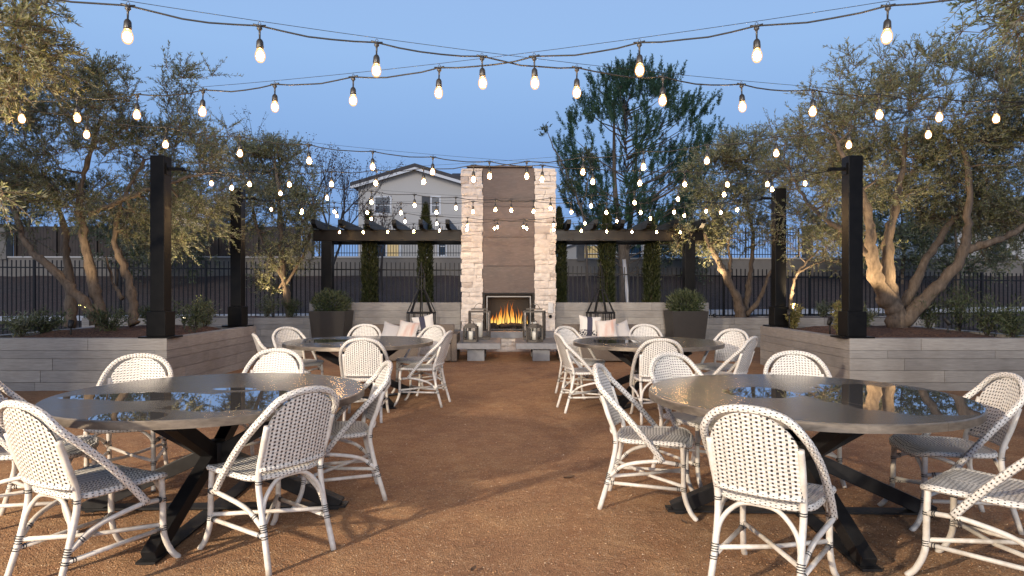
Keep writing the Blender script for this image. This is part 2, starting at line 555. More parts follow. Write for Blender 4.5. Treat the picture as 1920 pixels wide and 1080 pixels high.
w = bpy.data.worlds.new('World'); scene.world = w
w.use_nodes = True
wt = w.node_tree
wt.nodes.clear()
bg = wt.nodes.new('ShaderNodeBackground'); wo = wt.nodes.new('ShaderNodeOutputWorld')
wt.links.new(bg.outputs[0], wo.inputs[0])
tcw = wt.nodes.new('ShaderNodeTexCoord'); sep = wt.nodes.new('ShaderNodeSeparateXYZ')
wt.links.new(tcw.outputs['Generated'], sep.inputs[0])
rp = wt.nodes.new('ShaderNodeValToRGB')
wt.links.new(sep.outputs[2], rp.inputs[0])
el = rp.color_ramp.elements
stops = [(0.0, (.20, .35, .67)), (.10, (.225, .39, .725)), (.20, (.25, .43, .775)), (.34, (.32, .52, .86)), (.46, (.32, .50, .84)), (.75, (.13, .19, .34)), (1.0, (.09, .13, .24))]
while len(el) < len(stops): el.new(.5)
for i, (p, c) in enumerate(stops):
    el[i].position = p; el[i].color = (*c, 1)
wt.links.new(rp.outputs[0], bg.inputs[0])
bg.inputs[1].default_value = 1.0

scene.view_settings.view_transform = 'Standard'
scene.view_settings.look = 'None'
scene.view_settings.exposure = 0
scene.view_settings.gamma = 1
scene.cycles.use_denoising = True
scene.cycles.max_bounces = 8
scene.cycles.diffuse_bounces = 3
scene.cycles.glossy_bounces = 4
scene.cycles.transparent_max_bounces = 16
scene.cycles.sample_clamp_indirect = 4
scene.cycles.caustics_reflective = False
scene.cycles.caustics_refractive = False

sl = bpy.data.lights.new('afterglow_sun', 'SUN')
sl.energy = 1.25; sl.angle = R(20); sl.color = (1, .90, .80)
so = obj('afterglow_sun', sl)
so.rotation_euler = (R(90 - 15), 0, R(-5))      # low glow behind the photographer
def spot(name, loc, target, energy, angle, size=.06, color=(1, .78, .5), blend=.5):
    l = bpy.data.lights.new(name, 'SPOT')
    l.energy = energy; l.spot_size = R(angle); l.spot_blend = blend; l.shadow_soft_size = size; l.color = color
    o = obj(name, l); o.location = loc
    o.rotation_euler = (Vector(target) - Vector(loc)).to_track_quat('-Z', 'Y').to_euler()
    return o
spot('terrace_floodlight', (-6.6, -2.6, 3.4), (-.5, 4.2, .2), 5800, 80, .13, (1, .82, .60), .6)
spot('added_fill_spot', (2.2, -9.5, 4.6), (0, 15, 2.9), 6000, 40, .3, (1, .94, .87), 1.0)  # unseen fill lamp added to brighten the fireplace and far tables

# ------------------------------------------------------------------ ground
def sheet(name, x0, x1, y0, y1, nx, ny, hf, m):
    vs = [(x0 + (x1 - x0) * i / nx, y0 + (y1 - y0) * j / ny) for j in range(ny + 1) for i in range(nx + 1)]
    vs = [(x, y, hf(x, y)) for x, y in vs]
    fs = [(j * (nx + 1) + i, j * (nx + 1) + i + 1, (j + 1) * (nx + 1) + i + 1, (j + 1) * (nx + 1) + i) for j in range(ny) for i in range(nx)]
    mb = MB(); mb.add(vs, fs, 0, None, True)
    return mb.build(name, m)


def patio_h(x, y):
    return .008 * noise.noise(Vector((x * 1.1, y * 1.1, 0))) + .004 * noise.noise(Vector((x * 4, y * 4, 3)))
tag(sheet('ground', -30, 30, -14, 17.4, 150, 120, patio_h, 'granite'), 'tan and brown decomposed granite of the terrace floor', kind='structure')


def hill_h(x, y):
    b = np.interp(y, [17.0, 17.6, 21.5, 22.4, 24, 30, 33, 60, 400], [-.1, .30, .42, .46, .75, 2.12, 2.9, 3.0, 3.2])
    if y < 17.5: return b
    return float(b + np.clip(x, -20, 20) * .016 * np.interp(y, [17.5, 20, 30], [0, 1, 0]) + .06 * noise.noise(Vector((x * .8, y * .8, 0))))
vs_y = list(np.linspace(17.0, 34, 50)) + [45, 70, 120, 300]
mbh = MB(); xs = list(np.linspace(-45, 45, 91))
mbh.add([(x * (1 if y < 60 else 8), y, hill_h(x, y)) for y in vs_y for x in xs],
        [(j * 91 + i, j * 91 + i + 1, (j + 1) * 91 + i + 1, (j + 1) * 91 + i) for j in range(len(vs_y) - 1) for i in range(90)], 0, None, True)
tag(mbh.build('hillside', 'hill_soil'), 'bare brown bank rising to the retaining wall', kind='structure')
kb = MB(); kb.bar((-26, 21.9, .30 + .06), (26, 21.9, .78 + .06), .35, .16)
tag(kb.build('kerb', 'kerb'), 'pale concrete kerb at the foot of the bank', kind='structure')

# grains lying on the surface near the camera
npb = 15000
mbp = MB()
oc = [(1, 0, 0), (-1, 0, 0), (0, 1, 0), (0, -1, 0), (0, 0, 1), (0, 0, -1)]
of = [(0, 2, 4), (2, 1, 4), (1, 3, 4), (3, 0, 4), (2, 0, 5), (1, 2, 5), (3, 1, 5), (0, 3, 5)]
for i in range(npb):
    y = 2.4 + 6.5 * rnd.random() ** 2.0
    x = rnd.uniform(-1, 1) * (y * .85 + .2)
    s_ = rnd.uniform(.0022, .0055) * (1.6 if rnd.random() < .04 else 1)
    a = rnd.uniform(0, 6.28)
    h = patio_h(x, y)
    mbp.add([(x + s_ * (p[0] * math.cos(a) - p[1] * math.sin(a) * .7), y + s_ * (p[0] * math.sin(a) + p[1] * math.cos(a) * .7), h + s_ * .35 + p[2] * s_ * .7) for p in oc], of)
t = mat('grit')
isl = t.n('ShaderNodeNewGeometry').outputs['Random Per Island']
t.principled(color=t.ramp(isl, [(0, (.12, .06, .03)), (.3, (.36, .19, .09)), (.8, (.50, .30, .155)), (1, (.68, .55, .40))]), rough=.9)
M['grit'] = t.m
tag(mbp.build('gravel', 'grit'), 'loose granite grains strewn over the terrace floor', kind='stuff')

for (px, py, rz, lab) in ((1067, 900, .4, 'brown curled dead leaf lying on the granite in the aisle'), (888, 1072, 1.2, 'small dark dead leaf on the granite near the photographer'),
                          (1283, 983, 2.0, 'small dark dead leaf beside the front foot of a white chair')):
    y = EYE * F / (py - HY); x = (px - CX) * y / F
    mb = MB()
    L = .045 if px == 1067 else .028
    vs = []
    for i in range(5):
        s_ = i / 4; wd = L * .45 * math.sin(PI * min(1, s_ * .92 + .05))
        zz = .006 + .022 * (s_ - .4) ** 2 * (L / .045)
        for k in (-1, 0, 1): vs.append((L * (s_ * 2 - 1), wd * k, zz + (.012 if k else 0) * L / .045))
    mb.add(vs, [(i * 3 + k, i * 3 + k + 1, i * 3 + k + 4, i * 3 + k + 3) for i in range(4) for k in (0, 1)], 0, None, True)
    o = mb.build('dead_leaf', 'dead_leaf', None, 0, (x, y, patio_h(x, y) + .004)); o.rotation_euler.z = rz
    tag(o, lab, 'leaf', 'dead leaves on the terrace')

# ------------------------------------------------------------------ board-formed planters
ROWS = [.118, .168, .165, .115, .165]     # board heights from the ground up
def board_run(mb, a, b, thick, rows, seed, inside=1):
    """boards from a to b (2D), outer face on the line, thickness to the left of a->b"""
    rr = random.Random(seed)
    a, b = Vector((a[0], a[1])), Vector((b[0], b[1]))
    d = (b - a); L = d.length; d.normalize(); nrm = Vector((-d.y, d.x)) * inside
    z = -.02
    rz = math.atan2(d.y, d.x)
    for k, h in enumerate(rows):
        hh = h + (.02 if k == 0 else 0)
        cuts = [0]
        p = rr.uniform(.5, 1.9)
        while p < L - .35:
            cuts.append(p); p += rr.uniform(1.4, 2.6)
        cuts.append(L)
        for i in range(len(cuts) - 1):
            l0, l1 = cuts[i] + (.0025 if i else 0), cuts[i + 1] - (.0025 if i < len(cuts) - 2 else 0)
            ins = rr.uniform(0, .004)
            c = a + d * ((l0 + l1) / 2) + nrm * (thick / 2 + ins)
            top = hh if k == len(rows) - 1 else hh - .005
            mb.box((c.x, c.y, z + top / 2), (l1 - l0, thick, top), 0, rz)
        z += hh
    # core behind the joints
    c = a + d * (L / 2) + nrm * (thick / 2 + .012)
    mb.box((c.x, c.y, (z - .012) / 2), (L - .02, thick - .016, z - .012), 0, rz)


def planter(label, pts, seed, rows=ROWS, thick=.17, openside=None):
    """closed polygon of walls given clockwise from above seen... outer face along pts"""
    t_ = thing('concrete_planter', label, 'planter', (0, 0, 0), 0, 'board formed concrete planters')
    H = sum(rows)
    n = len(pts)
    for i in range(n):
        if openside and i in openside: continue
        a, b = Vector(pts[i]), Vector(pts[(i + 1) % n])
        d = (b - a).normalized()
        mb = MB()
        # butt joint: every wall stops short of the next corner by one thickness
        board_run(mb, a, b - d * (thick + .002), thick, rows, seed + i)
        mb.build('wall', 'board_concrete', t_, .004)
    mb = MB()
    P = [Vector((p[0], p[1])) for p in pts]
    c = sum(P, Vector((0, 0))) / n
    # lumpy soil grid inside the bounding box, clipped by shrinking
    k = 26
    x0, x1 = min(p.x for p in P) + .1, max(p.x for p in P) - .1
    y0, y1 = min(p.y for p in P) + .1, max(p.y for p in P) - .1
    vs = [(x0 + (x1 - x0) * i / k, y0 + (y1 - y0) * j / k) for j in range(k + 1) for i in range(k + 1)]
    def soil_z(x, y):
        e = min(x - x0, x1 - x, y - y0, y1 - y)
        return H - .075 + .13 * min(1, max(0, e) / .8) + .035 * noise.noise(Vector((x * 3, y * 3, seed)))
    mb.add([(x, y, soil_z(x, y)) for x, y in vs], [(j * (k + 1) + i, j * (k + 1) + i + 1, (j + 1) * (k + 1) + i + 1, (j + 1) * (k + 1) + i) for j in range(k) for i in range(k)], 0, None, True)
    mb.build('soil', 'mulch', t_)
    return t_


HP = sum(ROWS)
planter('grey board-marked concrete planter with the leaning olive trunks, left of the dining tables', [(-7.75, 8.94), (-4.77, 8.94), (-4.80, 12.2), (-7.75, 12.2)], 11)
planter('grey board-marked concrete planter with the thick uplit olive trunk, right of the dining tables', [(4.77, 8.94), (7.75, 8.94), (7.75, 12.2), (4.80, 12.2)], 23)
planter('grey concrete planter beyond the left posts, running up to the back wall', [(-10.5, 15.75), (-4.86, 15.75), (-4.86, 16.95), (-10.5, 16.95)], 37)
planter('grey concrete planter with a forked olive beyond the right posts, beside the back wall', [(4.9, 15.75), (10.5, 15.75), (10.5, 16.95), (4.9, 16.95)], 41)
planter('concrete planter nearest the photographer on the left, under the big olive boughs', [(-7.9, 2.4), (-4.97, 2.4), (-4.97, 5.95), (-7.9, 5.95)], 53)
planter('concrete planter nearest the photographer on the right, under the dark overhanging olive', [(4.97, 2.4), (7.9, 2.4), (7.9, 5.95), (4.97, 5.95)], 59)
# taller back walls either side of the fireplace
for sx, lab in ((-1, 'tall grey board-marked concrete wall left of the fireplace'), (1, 'tall grey board-marked concrete wall right of the fireplace')):
    mb = MB()
    a, b = (-4.85, 15.6), (-1.16, 15.6)
    if sx > 0: a, b = (1.16, 15.6), (4.89, 15.6)
    board_run(mb, a, b, .3, [.125, .17, .165, .12, .17, .17, .19], 70 + sx)
    wl = thing('concrete_wall', lab, 'wall', (0, 0, 0), 0, 'concrete back walls')
    wl['kind'] = 'thing'
    mb.build('board_wall', 'board_concrete', wl, .004)

# ------------------------------------------------------------------ light posts
def light_post(x, y, label, rz=0, z0=HP):
    t_ = thing('light_post', label, 'post', (x, y, z0), rz, 'black steel posts that carry the string lights')
    b = MB(); b.box((0, 0, .012), (.46, .34, .024)); b.build('base_plate', 'black_steel', t_, .003)
    b = MB(); b.box((0, 0, .20), (.27, .27, .352)); b.box((0, 0, .05), (.24, .24, .05)); b.build('base_box', 'black_steel', t_, .008)
    b = MB(); b.box((0, 0, .376 + 1.1), (.20, .20, 2.2)); b.build('shaft', 'black_steel', t_, .006)
    s = -1 if x > 0 else 1
    b = MB(); b.bar((s * .10, 0, 2.40), (s * .33, 0, 2.40), .045, .045); b.box((s * .107, 0, 2.40), (.014, .12, .16)); b.lathe([(.03, 0), (.035, .02), (.0, .05)], 8, (s * .33, 0, 2.365)); b.build('cable_bracket', 'black_steel', t_)
    return t_


light_post(-4.95, 9.12, 'black steel light post on the near corner of the planter left of the tables')
light_post(4.90, 9.12, 'black steel light post on the planter corner before the thick right olive')
light_post(-5.07, 12.0, 'second black light post from the camera on the left, partly hidden in olive leaves')
light_post(5.07, 12.0, 'second black light post from the camera on the right, behind the nearer one')
light_post(-4.97 - .14, 5.75, 'black light post on the near left planter beside the warm olive bough')
light_post(4.97 + .14, 5.75, 'black light post on the near right planter at the edge of view')

# ------------------------------------------------------------------ string lights
BR = 4.60; HW = HP + 2.38
ys = [2.62, 5.75, 9.12, 12.0, 15.45]
xs_ = [BR, 4.77, 4.58, 4.74, 4.45]
sock = MB()
sock.lathe([(.012, -.004), (.016, -.018), (.006, -.03), (.005, -.072), (.014, -.080), (.019, -.09), (.021, -.125), (.018, -.132), (0, -.132)], 10)
sock.tube([(-.035, 0, .002), (0, 0, -.002), (.035, 0, .002)], .0075, 6)
sock.tube([(0, 0, .0), (.009, 0, .012), (0, 0, .022), (-.009, 0, .012), (0, 0, 0)], .002, 5)
sock_me = sock.mesh('lamp_socket', 'socket')
bl = MB(); bl.lathe([(.0, -.210), (.014, -.207), (.0245, -.195), (.0295, -.177), (.028, -.158), (.021, -.140), (.017, -.131)], 16)
bulb_me = bl.mesh('bulb', 'bulb_glow')
fm = MB(); fm.lathe([(0, -.198), (.015, -.192), (.0205, -.176), (.018, -.158), (.008, -.146), (0, -.143)], 12)
fil_me = fm.mesh('filament', 'filament_glow')


def strand(P0, P1, sag, known_px, label):
    P0, P1 = Vector(P0), Vector(P1)
    L = (P1 - P0).length
    t_ = thing('string_light', label, 'string lights', P0, 0, 'festoon strings crossing the terrace')
    def pt(s, extra=0):
        p = P0.lerp(P1, s); p.z -= (sag + extra) * 4 * s * (1 - s)
        return p
    k = (known_px - CX) / F
    s0 = (k * P0.y - P0.x) / ((P1.x - P0.x) - k * (P1.y - P0.y))
    step = .665 / L
    s_list = [s0 + step * i for i in range(-20, 21) if .025 < s0 + step * i < .975]
    ds = {}
    pts = [P0]
    prev = 0
    for s in s_list + [1]:
        n = 5
        for i in range(1, n + 1):
            q = prev + (s - prev) * i / n
            droop = .028 * math.sin(PI * i / n) * rnd.uniform(.7, 1.1)
            p = pt(q); p.z -= droop
            pts.append(p)
        prev = s
    m = MB(); m.tube([p - P0 for p in pts], .0052, 6); m.build('cable', 'rubber_black', t_)
    m = MB(); m.tube([pt(i / 24, -.016 * (1 if 0 < i < 24 else 0)) - P0 + Vector((0, 0, .012)) for i in range(25)], .0017, 5); m.build('support_wire', 'iron', t_)
    ang = math.atan2(P1.y - P0.y, P1.x - P0.x)
    for s in s_list:
        so_ = obj('lamp_socket', sock_me, t_, pt(s) - P0)
        so_.rotation_euler = (rnd.uniform(-.05, .05), rnd.uniform(-.05, .05), ang)
        obj('bulb', bulb_me, so_); obj('filament', fil_me, so_)
    return t_


def PT(side, k, low=0):
    return (side * xs_[k], ys[k], (HW if k < 4 else 2.98) - low)
strand(PT(-1, 0), PT(1, 1), .21, 240, 'highest string of lights, falling from the upper left and nearest overhead')
strand(PT(1, 0), PT(-1, 1), .21, 1665, 'string of lights rising to the upper right corner, crossing the other near string at mid-sky')
strand(PT(-1, 1), PT(1, 2), .22, 312, 'string of lights that ends on the near right black post bracket')
strand(PT(1, 1), PT(-1, 2), .22, 1593, 'string of lights that ends on the near left black post bracket')
strand(PT(-1, 2), PT(1, 3), .22, 525, 'string of lights from the near left post to the farther right post')
strand(PT(1, 2), PT(-1, 3), .22, 1272, 'string of lights from the near right post to the farther left post')
strand(PT(-1, 3), PT(1, 4), .12, 697, 'string of lights dropping from the farther left post to the right pergola beam')
strand(PT(1, 3), PT(-1, 4), .12, 1219, 'string of lights dropping from the farther right post to the left pergola beam')

# ------------------------------------------------------------------ fireplace
fp = thing('fireplace', 'tall outdoor fireplace of pale stone with a brown steel chimney breast and lit fire', 'fireplace', (0, 15.0, 0))
def stones(mb, x0, x1, z0, z1, yf, depth, seed, hmin=.085, hmax=.2, minw=.16):
    rr = random.Random(seed)
    z = z0
    while z < z1 - .02:
        h = min(rr.uniform(hmin, hmax), z1 - z)
        if z1 - z - h < .06: h = z1 - z
        x = x0
        while x < x1 - .01:
            wd = rr.uniform(minw, minw * 2.6)
            if x1 - x - wd < minw * .7: wd = x1 - x
            parts = [(z, h)]
            if h > .15 and rr.random() < .35:
                f_ = rr.uniform(.4, .6); parts = [(z, h * f_), (z + h * f_, h * (1 - f_))]
            for (za, ha) in parts:
                pr = rr.uniform(0, .018)
                e0 = rr.uniform(-.022, .012) if abs(x - x0) < 1e-6 else 0
                e1 = rr.uniform(-.012, .022) if abs(x + wd - x1) < 1e-6 else 0
                xa, xb = x + e0 + .0025, x + wd + e1 - .0025
                nx, nz = max(2, int((xb - xa) / .07)), 3
                # rough front face
                vs = []
                for j in range(nz + 1):
                    for i in range(nx + 1):
                        ed = (i in (0, nx)) or (j in (0, nz))
                        yy = yf - pr + (.013 if ed else 0) + rr.uniform(-.006, .006)
                        vs.append((xa + (xb - xa) * i / nx + (rr.uniform(-.006, .006) if ed else 0), yy, za + .0025 + (ha - .005) * j / nz + (rr.uniform(-.006, .006) if ed else 0)))
                b = (nx + 1) * (nz + 1)
                fs = [(j * (nx + 1) + i, j * (nx + 1) + i + 1, (j + 1) * (nx + 1) + i + 1, (j + 1) * (nx + 1) + i) for j in range(nz) for i in range(nx)]
                ring = [i for i in range(nx + 1)] + [j * (nx + 1) + nx for j in range(1, nz + 1)] + [nz * (nx + 1) + i for i in range(nx - 1, -1, -1)] + [j * (nx + 1) for j in range(nz - 1, 0, -1)]
                vs2 = [(vs[k][0], yf + depth, vs[k][2]) for k in ring]
                m_ = len(ring)
                fs += [(ring[(k + 1) % m_], ring[k], b + k, b + (k + 1) % m_) for k in range(m_)]
                fs.append(tuple(b + k for k in range(m_)))
                mb.add(vs + vs2, fs, 0)
            x += wd
        z += h


HT = 4.27
for sx in (-1, 1):
    mb = MB()
    xa, xb = (-1.10, -.605) if sx < 0 else (.625, 1.115)
    stones(mb, xa, xb, .30, HT, 0, .20, 100 + sx)
    mb.build('stone_column', 'limestone', fp)
    mb = MB(); mb.box(((xa + xb) / 2, .55, HT / 2), (xb - xa - .03, .9, HT - .02)); mb.build('column_core', 'mortar', fp)
    # stones on the outer side
mb = MB(); stones(mb, -1.32, 1.33, -.02, .31, -.30, .25, 131, .1, .2, .22); mb.build('stone_base', 'limestone', fp)
mb = MB(); mb.box((0, .35, .15), (2.6, 1.1, .28)); mb.build('base_core', 'mortar', fp)
mb = MB()
for k, (xa, xb) in enumerate(((-1.42, -.5), (-.496, .42), (.424, 1.43))):
    mb.box(((xa + xb) / 2, .02, .385), (xb - xa, .78, .145))
mb.build('hearth_slab', 'bench_concrete', fp, .006)
mb = MB()
zz = [1.345, 1.98, 2.66, 3.37, HT + .02]
for k in range(4):
    mb.box((.01, .10, (zz[k] + zz[k + 1]) / 2), (1.222, .10, zz[k + 1] - zz[k] - .005))
mb.build('steel_breast', 'patina_steel', fp, .003)
mb = MB(); mb.box((.01, .6, (1.36 + HT) / 2), (1.2, .88, HT - 1.40)); mb.build('chimney_core', 'firebrick', fp)
mb = MB(); mb.box((-.2, .45, HT + .035), (1.55, 1.0, .03)); mb.build('chimney_cap', 'patina_steel', fp, .003)
# firebox
mb = MB()
mb.box((-.575, .28, .9), (.06, .5, .885)); mb.box((.595, .28, .9), (.06, .5, .885)); mb.box((.01, .55, .9), (1.11, .05, .885)); mb.box((.01, .28, 1.325), (1.1, .5, .03)); mb.box((.01, .28, .475), (1.1, .5, .03))
fb = mb.build('firebox', 'firebrick', fp)
mb = MB()
for (c, d) in (((-.50, .05, .875), (.025, .03, .75)), ((.52, .05, .875), (.025, .03, .75)), ((.01, .05, 1.262), (1.045, .03, .025)), ((.01, .05, .487), (1.045, .034, .02))):
    mb.box(c, d)
mb.build('screen_frame', 'stainless', fp)
for (cx_, cy_, a, L) in ((-.15, .26, .15, .6), (.18, .20, -.2, .55), (.02, .36, .05, .8), (.0, .16, .35, .4)):
    mb = MB()
    d = Vector((math.cos(a), math.sin(a), rnd.uniform(-.05, .12)))
    p = Vector((cx_, cy_, .58))
    mb.tube([p + d * L * (k / 6 - .5) + Vector((0, 0, .01 * math.sin(k * 2))) for k in range(7)], [.05 * rnd.uniform(.85, 1.1) for _ in range(7)], 9)
    mb.build('log', 'ember', fp)
mb = MB()
for k in range(70):
    x, y = rnd.uniform(-.45, .47), rnd.uniform(.12, .48)
    mb.box((x, y, .505 + rnd.uniform(0, .03)), (.05, .05, .04), 0, rnd.uniform(0, 3), .012)
eb = mb.build('ember_bed', 'ember', fp); tag(eb, kind='stuff')
frl = random.Random(5)
for k in range(22):
    x = -.43 + .88 * (k + frl.uniform(.1, .9)) / 22
    hh = (.22 + .32 * math.exp(-((x - .02) / .27) ** 2)) * frl.uniform(.65, 1.15)
    y = frl.uniform(.16, .36)
    r0 = frl.uniform(.014, .031); ph = frl.uniform(0, 6); amp = frl.uniform(.01, .035)
    pts, rr = [], []
    for i in range(12):
        s = i / 11
        pts.append((x + amp * math.sin(ph + s * 4.5) * s * 1.6, y + amp * .6 * math.cos(ph + s * 4), .60 + hh * s))
        rr.append(max(.0015, r0 * (math.sin(PI * min(1, .25 + s * .75)) ** .8) * (1 - s * .55)))
    mb = MB(); mb.tube(pts, rr, 9); mb.build('flame', 'flame', fp)
mb = MB(); mb.box((.985, -.055, 1.0), (.12, .05, .25)); mb.box((.985, -.085, 1.0), (.075, .02, .14))
sw = mb.build('switch_box', 'box_grey', fp, .006)
mb = MB(); mb.lathe([(.0, .05), (.035, .045), (.04, 0)], 12); k_ = mb.build('gas_key', 'black_steel', fp, 0, (.985, -.05, .80)); k_.rotation_euler.x = PI / 2
fl = bpy.data.lights.new('fire_light', 'POINT'); fl.energy = 14; fl.color = (1, .42, .12); fl.shadow_soft_size = .12
fo = obj('fire_light', fl); fo.location = (.0, 15.12, .9)

# ------------------------------------------------------------------ stone slab benches and candle lanterns
def bench(x, label):
    t_ = thing('slab_bench', label, 'bench', (x, 13.3, 0), 0, 'concrete slab benches by the hearth')
    b = MB(); b.box((0, 0, .305), (.95, 1.45, .115)); b.build('top', 'bench_concrete', t_, .008)
    for y in (-.42, .42):
        b = MB(); b.box((-.02 if x < 0 else .03, y, .123), (.34, .3, .246)); b.build('leg', 'bench_concrete', t_, .006)
bench(-.625, 'grey concrete slab bench with two square lanterns, left of the hearth')
bench(.625, 'grey concrete slab bench with the six-sided lantern, right of the hearth')


def lantern(x, y, w_, h_, label, sides=4, rz=0, lid=False):
    t_ = thing('candle_lantern', label, 'lantern', (x, y, .3635), rz, 'candle lanterns on the slab benches')
    r = w_ / 2 / math.cos(PI / sides)
    ring = lambda rad: [(rad * math.cos(2 * PI * (k + .5) / sides), rad * math.sin(2 * PI * (k + .5) / sides)) for k in range(sides)]
    b = MB(); b.prism(ring(r), 0, .045); b.build('base', 'lantern_wood', t_, .004)
    b = MB()
    for (cx_, cy_) in ring(r - .018): b.box((cx_, cy_, .045 + (h_ - .09) / 2), (.026, .026, h_ - .09), 0, math.atan2(cy_, cx_))
    P = ring(r - .018)
    for k in range(sides):
        a, c = P[k], P[(k + 1) % sides]
        b.bar((*a, h_ - .03), (*c, h_ - .03), .03, .03)
    b.build('frame', 'lantern_wood', t_)
    b = MB()
    P = ring(r - .03)
    for k in range(sides):
        a, c = P[k], P[(k + 1) % sides]
        b.add([(*a, .047), (*c, .047), (*c, h_ - .047), (*a, h_ - .047)], [(0, 1, 2, 3)])
    b.build('glass', 'lantern_glass', t_)
    b = MB()
    if lid:
        b.prism(ring(r * .8), h_ - .012, h_ + .018); b.prism(ring(r * .5), h_ + .018, h_ + .04)
        b.tube([(-.05, 0, h_ + .03), (-.045, 0, h_ + .085), (0, 0, h_ + .105), (.045, 0, h_ + .085), (.05, 0, h_ + .03)], .008, 6)
    else:
        b.bar((-r * .55, -.03, h_ + .022), (r * .55, -.03, h_ + .022), .03, .03); b.bar((-r * .55, .05, h_ + .022), (r * .55, .05, h_ + .022), .03, .03)
        b.tube([(-r * .4, 0, h_ + .03), (-r * .2, 0, h_ + .12), (0, 0, h_ + .15), (r * .2, 0, h_ + .12), (r * .4, 0, h_ + .03)], .006, 6)
    b.build('handle', 'lantern_wood', t_)
    b = MB(); b.lathe([(.0, .046), (w_ * .17, .046), (w_ * .17, .046 + h_ * .48), (w_ * .14, .05 + h_ * .5), (0, .047 + h_ * .49)], 16); cd = b.build('candle', 'candle', t_)
    b = MB(); b.tube([(0, 0, h_ * .5 + .04), (.003, 0, h_ * .5 + .062)], .003, 5); b.build('wick', 'iron', cd)
lantern(-.62, 13.72, .44, .62, 'tall square wooden lantern with a thick candle on the left bench', 4, .12)
lantern(-.76, 13.0, .27, .33, 'small square wooden lantern in front of the tall one on the left bench', 4, -.1, True)
lantern(.56, 13.72, .44, .62, 'tall square wooden lantern with a raised handle on the right bench', 4, -.15)
lantern(.535, 12.95, .31, .33, 'small six-sided wooden lantern with a lid on the right bench', 6, .2, True)

# ------------------------------------------------------------------ pergolas
def pergola(sx, label):
    t_ = thing('pergola', label, 'pergola', (0, 0, 0), 0, 'black steel pergolas either side of the chimney')
    b = MB(); b.box((sx * 4.5, 15.95, 1.3), (.26, .26, 2.66)); b.build('post', 'black_steel', t_, .006)
    b = MB(); b.box((sx * 4.5, 16.52, 2.77), (.10, 1.02, .24)); b.build('side_beam', 'beam_paint', t_, .003)
    x0, x1 = sx * 1.13, sx * 4.85
    for yy in (15.95, 17.1):
        b = MB(); b.box(((x0 + x1) / 2, yy, 2.77), (abs(x1 - x0), .10, .25)); b.box(((x0 + x1) / 2, yy, 2.645), (abs(x1 - x0) - .01, .24, .02)); b.box(((x0 + x1) / 2, yy, 2.90), (abs(x1 - x0) - .01, .20, .018))
        b.build('beam', 'beam_paint', t_, .003)
    for k in range(6):
        x = sx * (1.45 + k * .64)
        b = MB()
        # rafter with shaped tails
        prof = [(15.25, 3.00), (15.25, 3.10), (17.8, 3.10), (17.8, 3.00), (17.62, 2.912), (15.42, 2.912)]
        n = len(prof)
        vs = [(x - .05, y, z) for y, z in prof] + [(x + .05, y, z) for y, z in prof]
        b.add(vs, [tuple(range(n)), tuple(reversed(range(n, 2 * n)))] + [(i, n + i, n + (i + 1) % n, (i + 1) % n) for i in range(n)])
        b.build('rafter', 'black_steel', t_)
pergola(-1, 'black steel pergola with angled rafters left of the chimney')
pergola(1, 'black steel pergola with rafters right of the chimney, half behind an olive')

# ------------------------------------------------------------------ iron picket fence
def picket_fence(xa, xb, y, hf, zb, label, step=.118, name='picket_fence', group='iron picket fences', post_every=2.4, rail_drop=.2, r=.011):
    t_ = thing(name, label, 'fence', (0, 0, 0), 0, group)
    n = max(1, round((xb - xa) / post_every))
    for k in range(n):
        x0, x1 = xa + (xb - xa) * k / n, xa + (xb - xa) * (k + 1) / n
        b = MB()
        m_ = round((x1 - x0) / step)
        for i in range(1, m_):
            x = x0 + (x1 - x0) * i / m_
            b.box((x, y, (hf(x) + zb) / 2), (2 * r, 2 * r, hf(x) - zb))
        b.build('picket_panel', 'iron', t_)
        for dz, nm in ((rail_drop, 'top_rail'), (None, 'bottom_rail')):
            b = MB()
            za = (hf(x0) - dz, hf(x1) - dz) if dz else (zb + .15, zb + .15)
            b.bar((x0, y, za[0]), (x1, y, za[1]), .034, .034); b.build(nm, 'iron', t_)
        b = MB(); b.box((x0, y, (hf(x0) + zb) / 2), (.055, .055, hf(x0) - zb + .03)); b.build('post', 'iron', t_)
    b = MB(); b.box((xb, y, (hf(xb) + zb) / 2), (.055, .055, hf(xb) - zb + .03)); b.build('post', 'iron', t_)
YF = 17.15
picket_fence(-15, -1.2, YF, lambda x: 2.19 - .0 * x + .0065 * (x + 8) * -1, .22, 'black iron picket fence behind the left olives and pergola')
picket_fence(-1.15, 15, YF, lambda x: 2.10 - .016 * (x + 1), .22, 'black iron picket fence behind the right olives and pergola')

# ------------------------------------------------------------------ bank, retaining walls, houses
def retaining(xa, xb, y, z0, z1, label, pillars):
    t_ = thing('retaining_wall', label, 'wall', (0, 0, 0), 0, 'tan retaining walls on the bank'); t_['kind'] = 'thing'
    b = MB(); b.box(((xa + xb) / 2, y, (z0 + z1) / 2 - .2), (xb - xa, .3, z1 - z0 + .4)); b.build('wall', 'stucco_tan', t_)
    b = MB(); b.box(((xa + xb) / 2, y - .01, z1 + .035), (xb - xa + .06, .40, .07)); b.build('coping', 'stucco', t_, .01)
    for x in pillars:
        b = MB(); b.box((x, y - .05, z1 + .7), (.34, .46, 1.55)); b.box((x, y - .05, z1 + 1.52), (.44, .56, .09)); b.build('pillar', 'stucco_tan', t_, .01)
retaining(-24, -.2, 30, 2.0, 2.93, 'tan stucco retaining wall below the gabled house on the left', [-23.5, -9.3])
retaining(.2, 24, 30, 2.0, 2.86, 'tan stucco retaining wall on the bank right of the chimney', [3.38, 14, 23])
picket_fence(-8.9, -.4, 30.2, lambda x: 4.45, 3.03, 'dark iron yard fence on top of the left retaining wall', .13, 'yard_fence', 'iron yard fences on the retaining walls', 2.8)
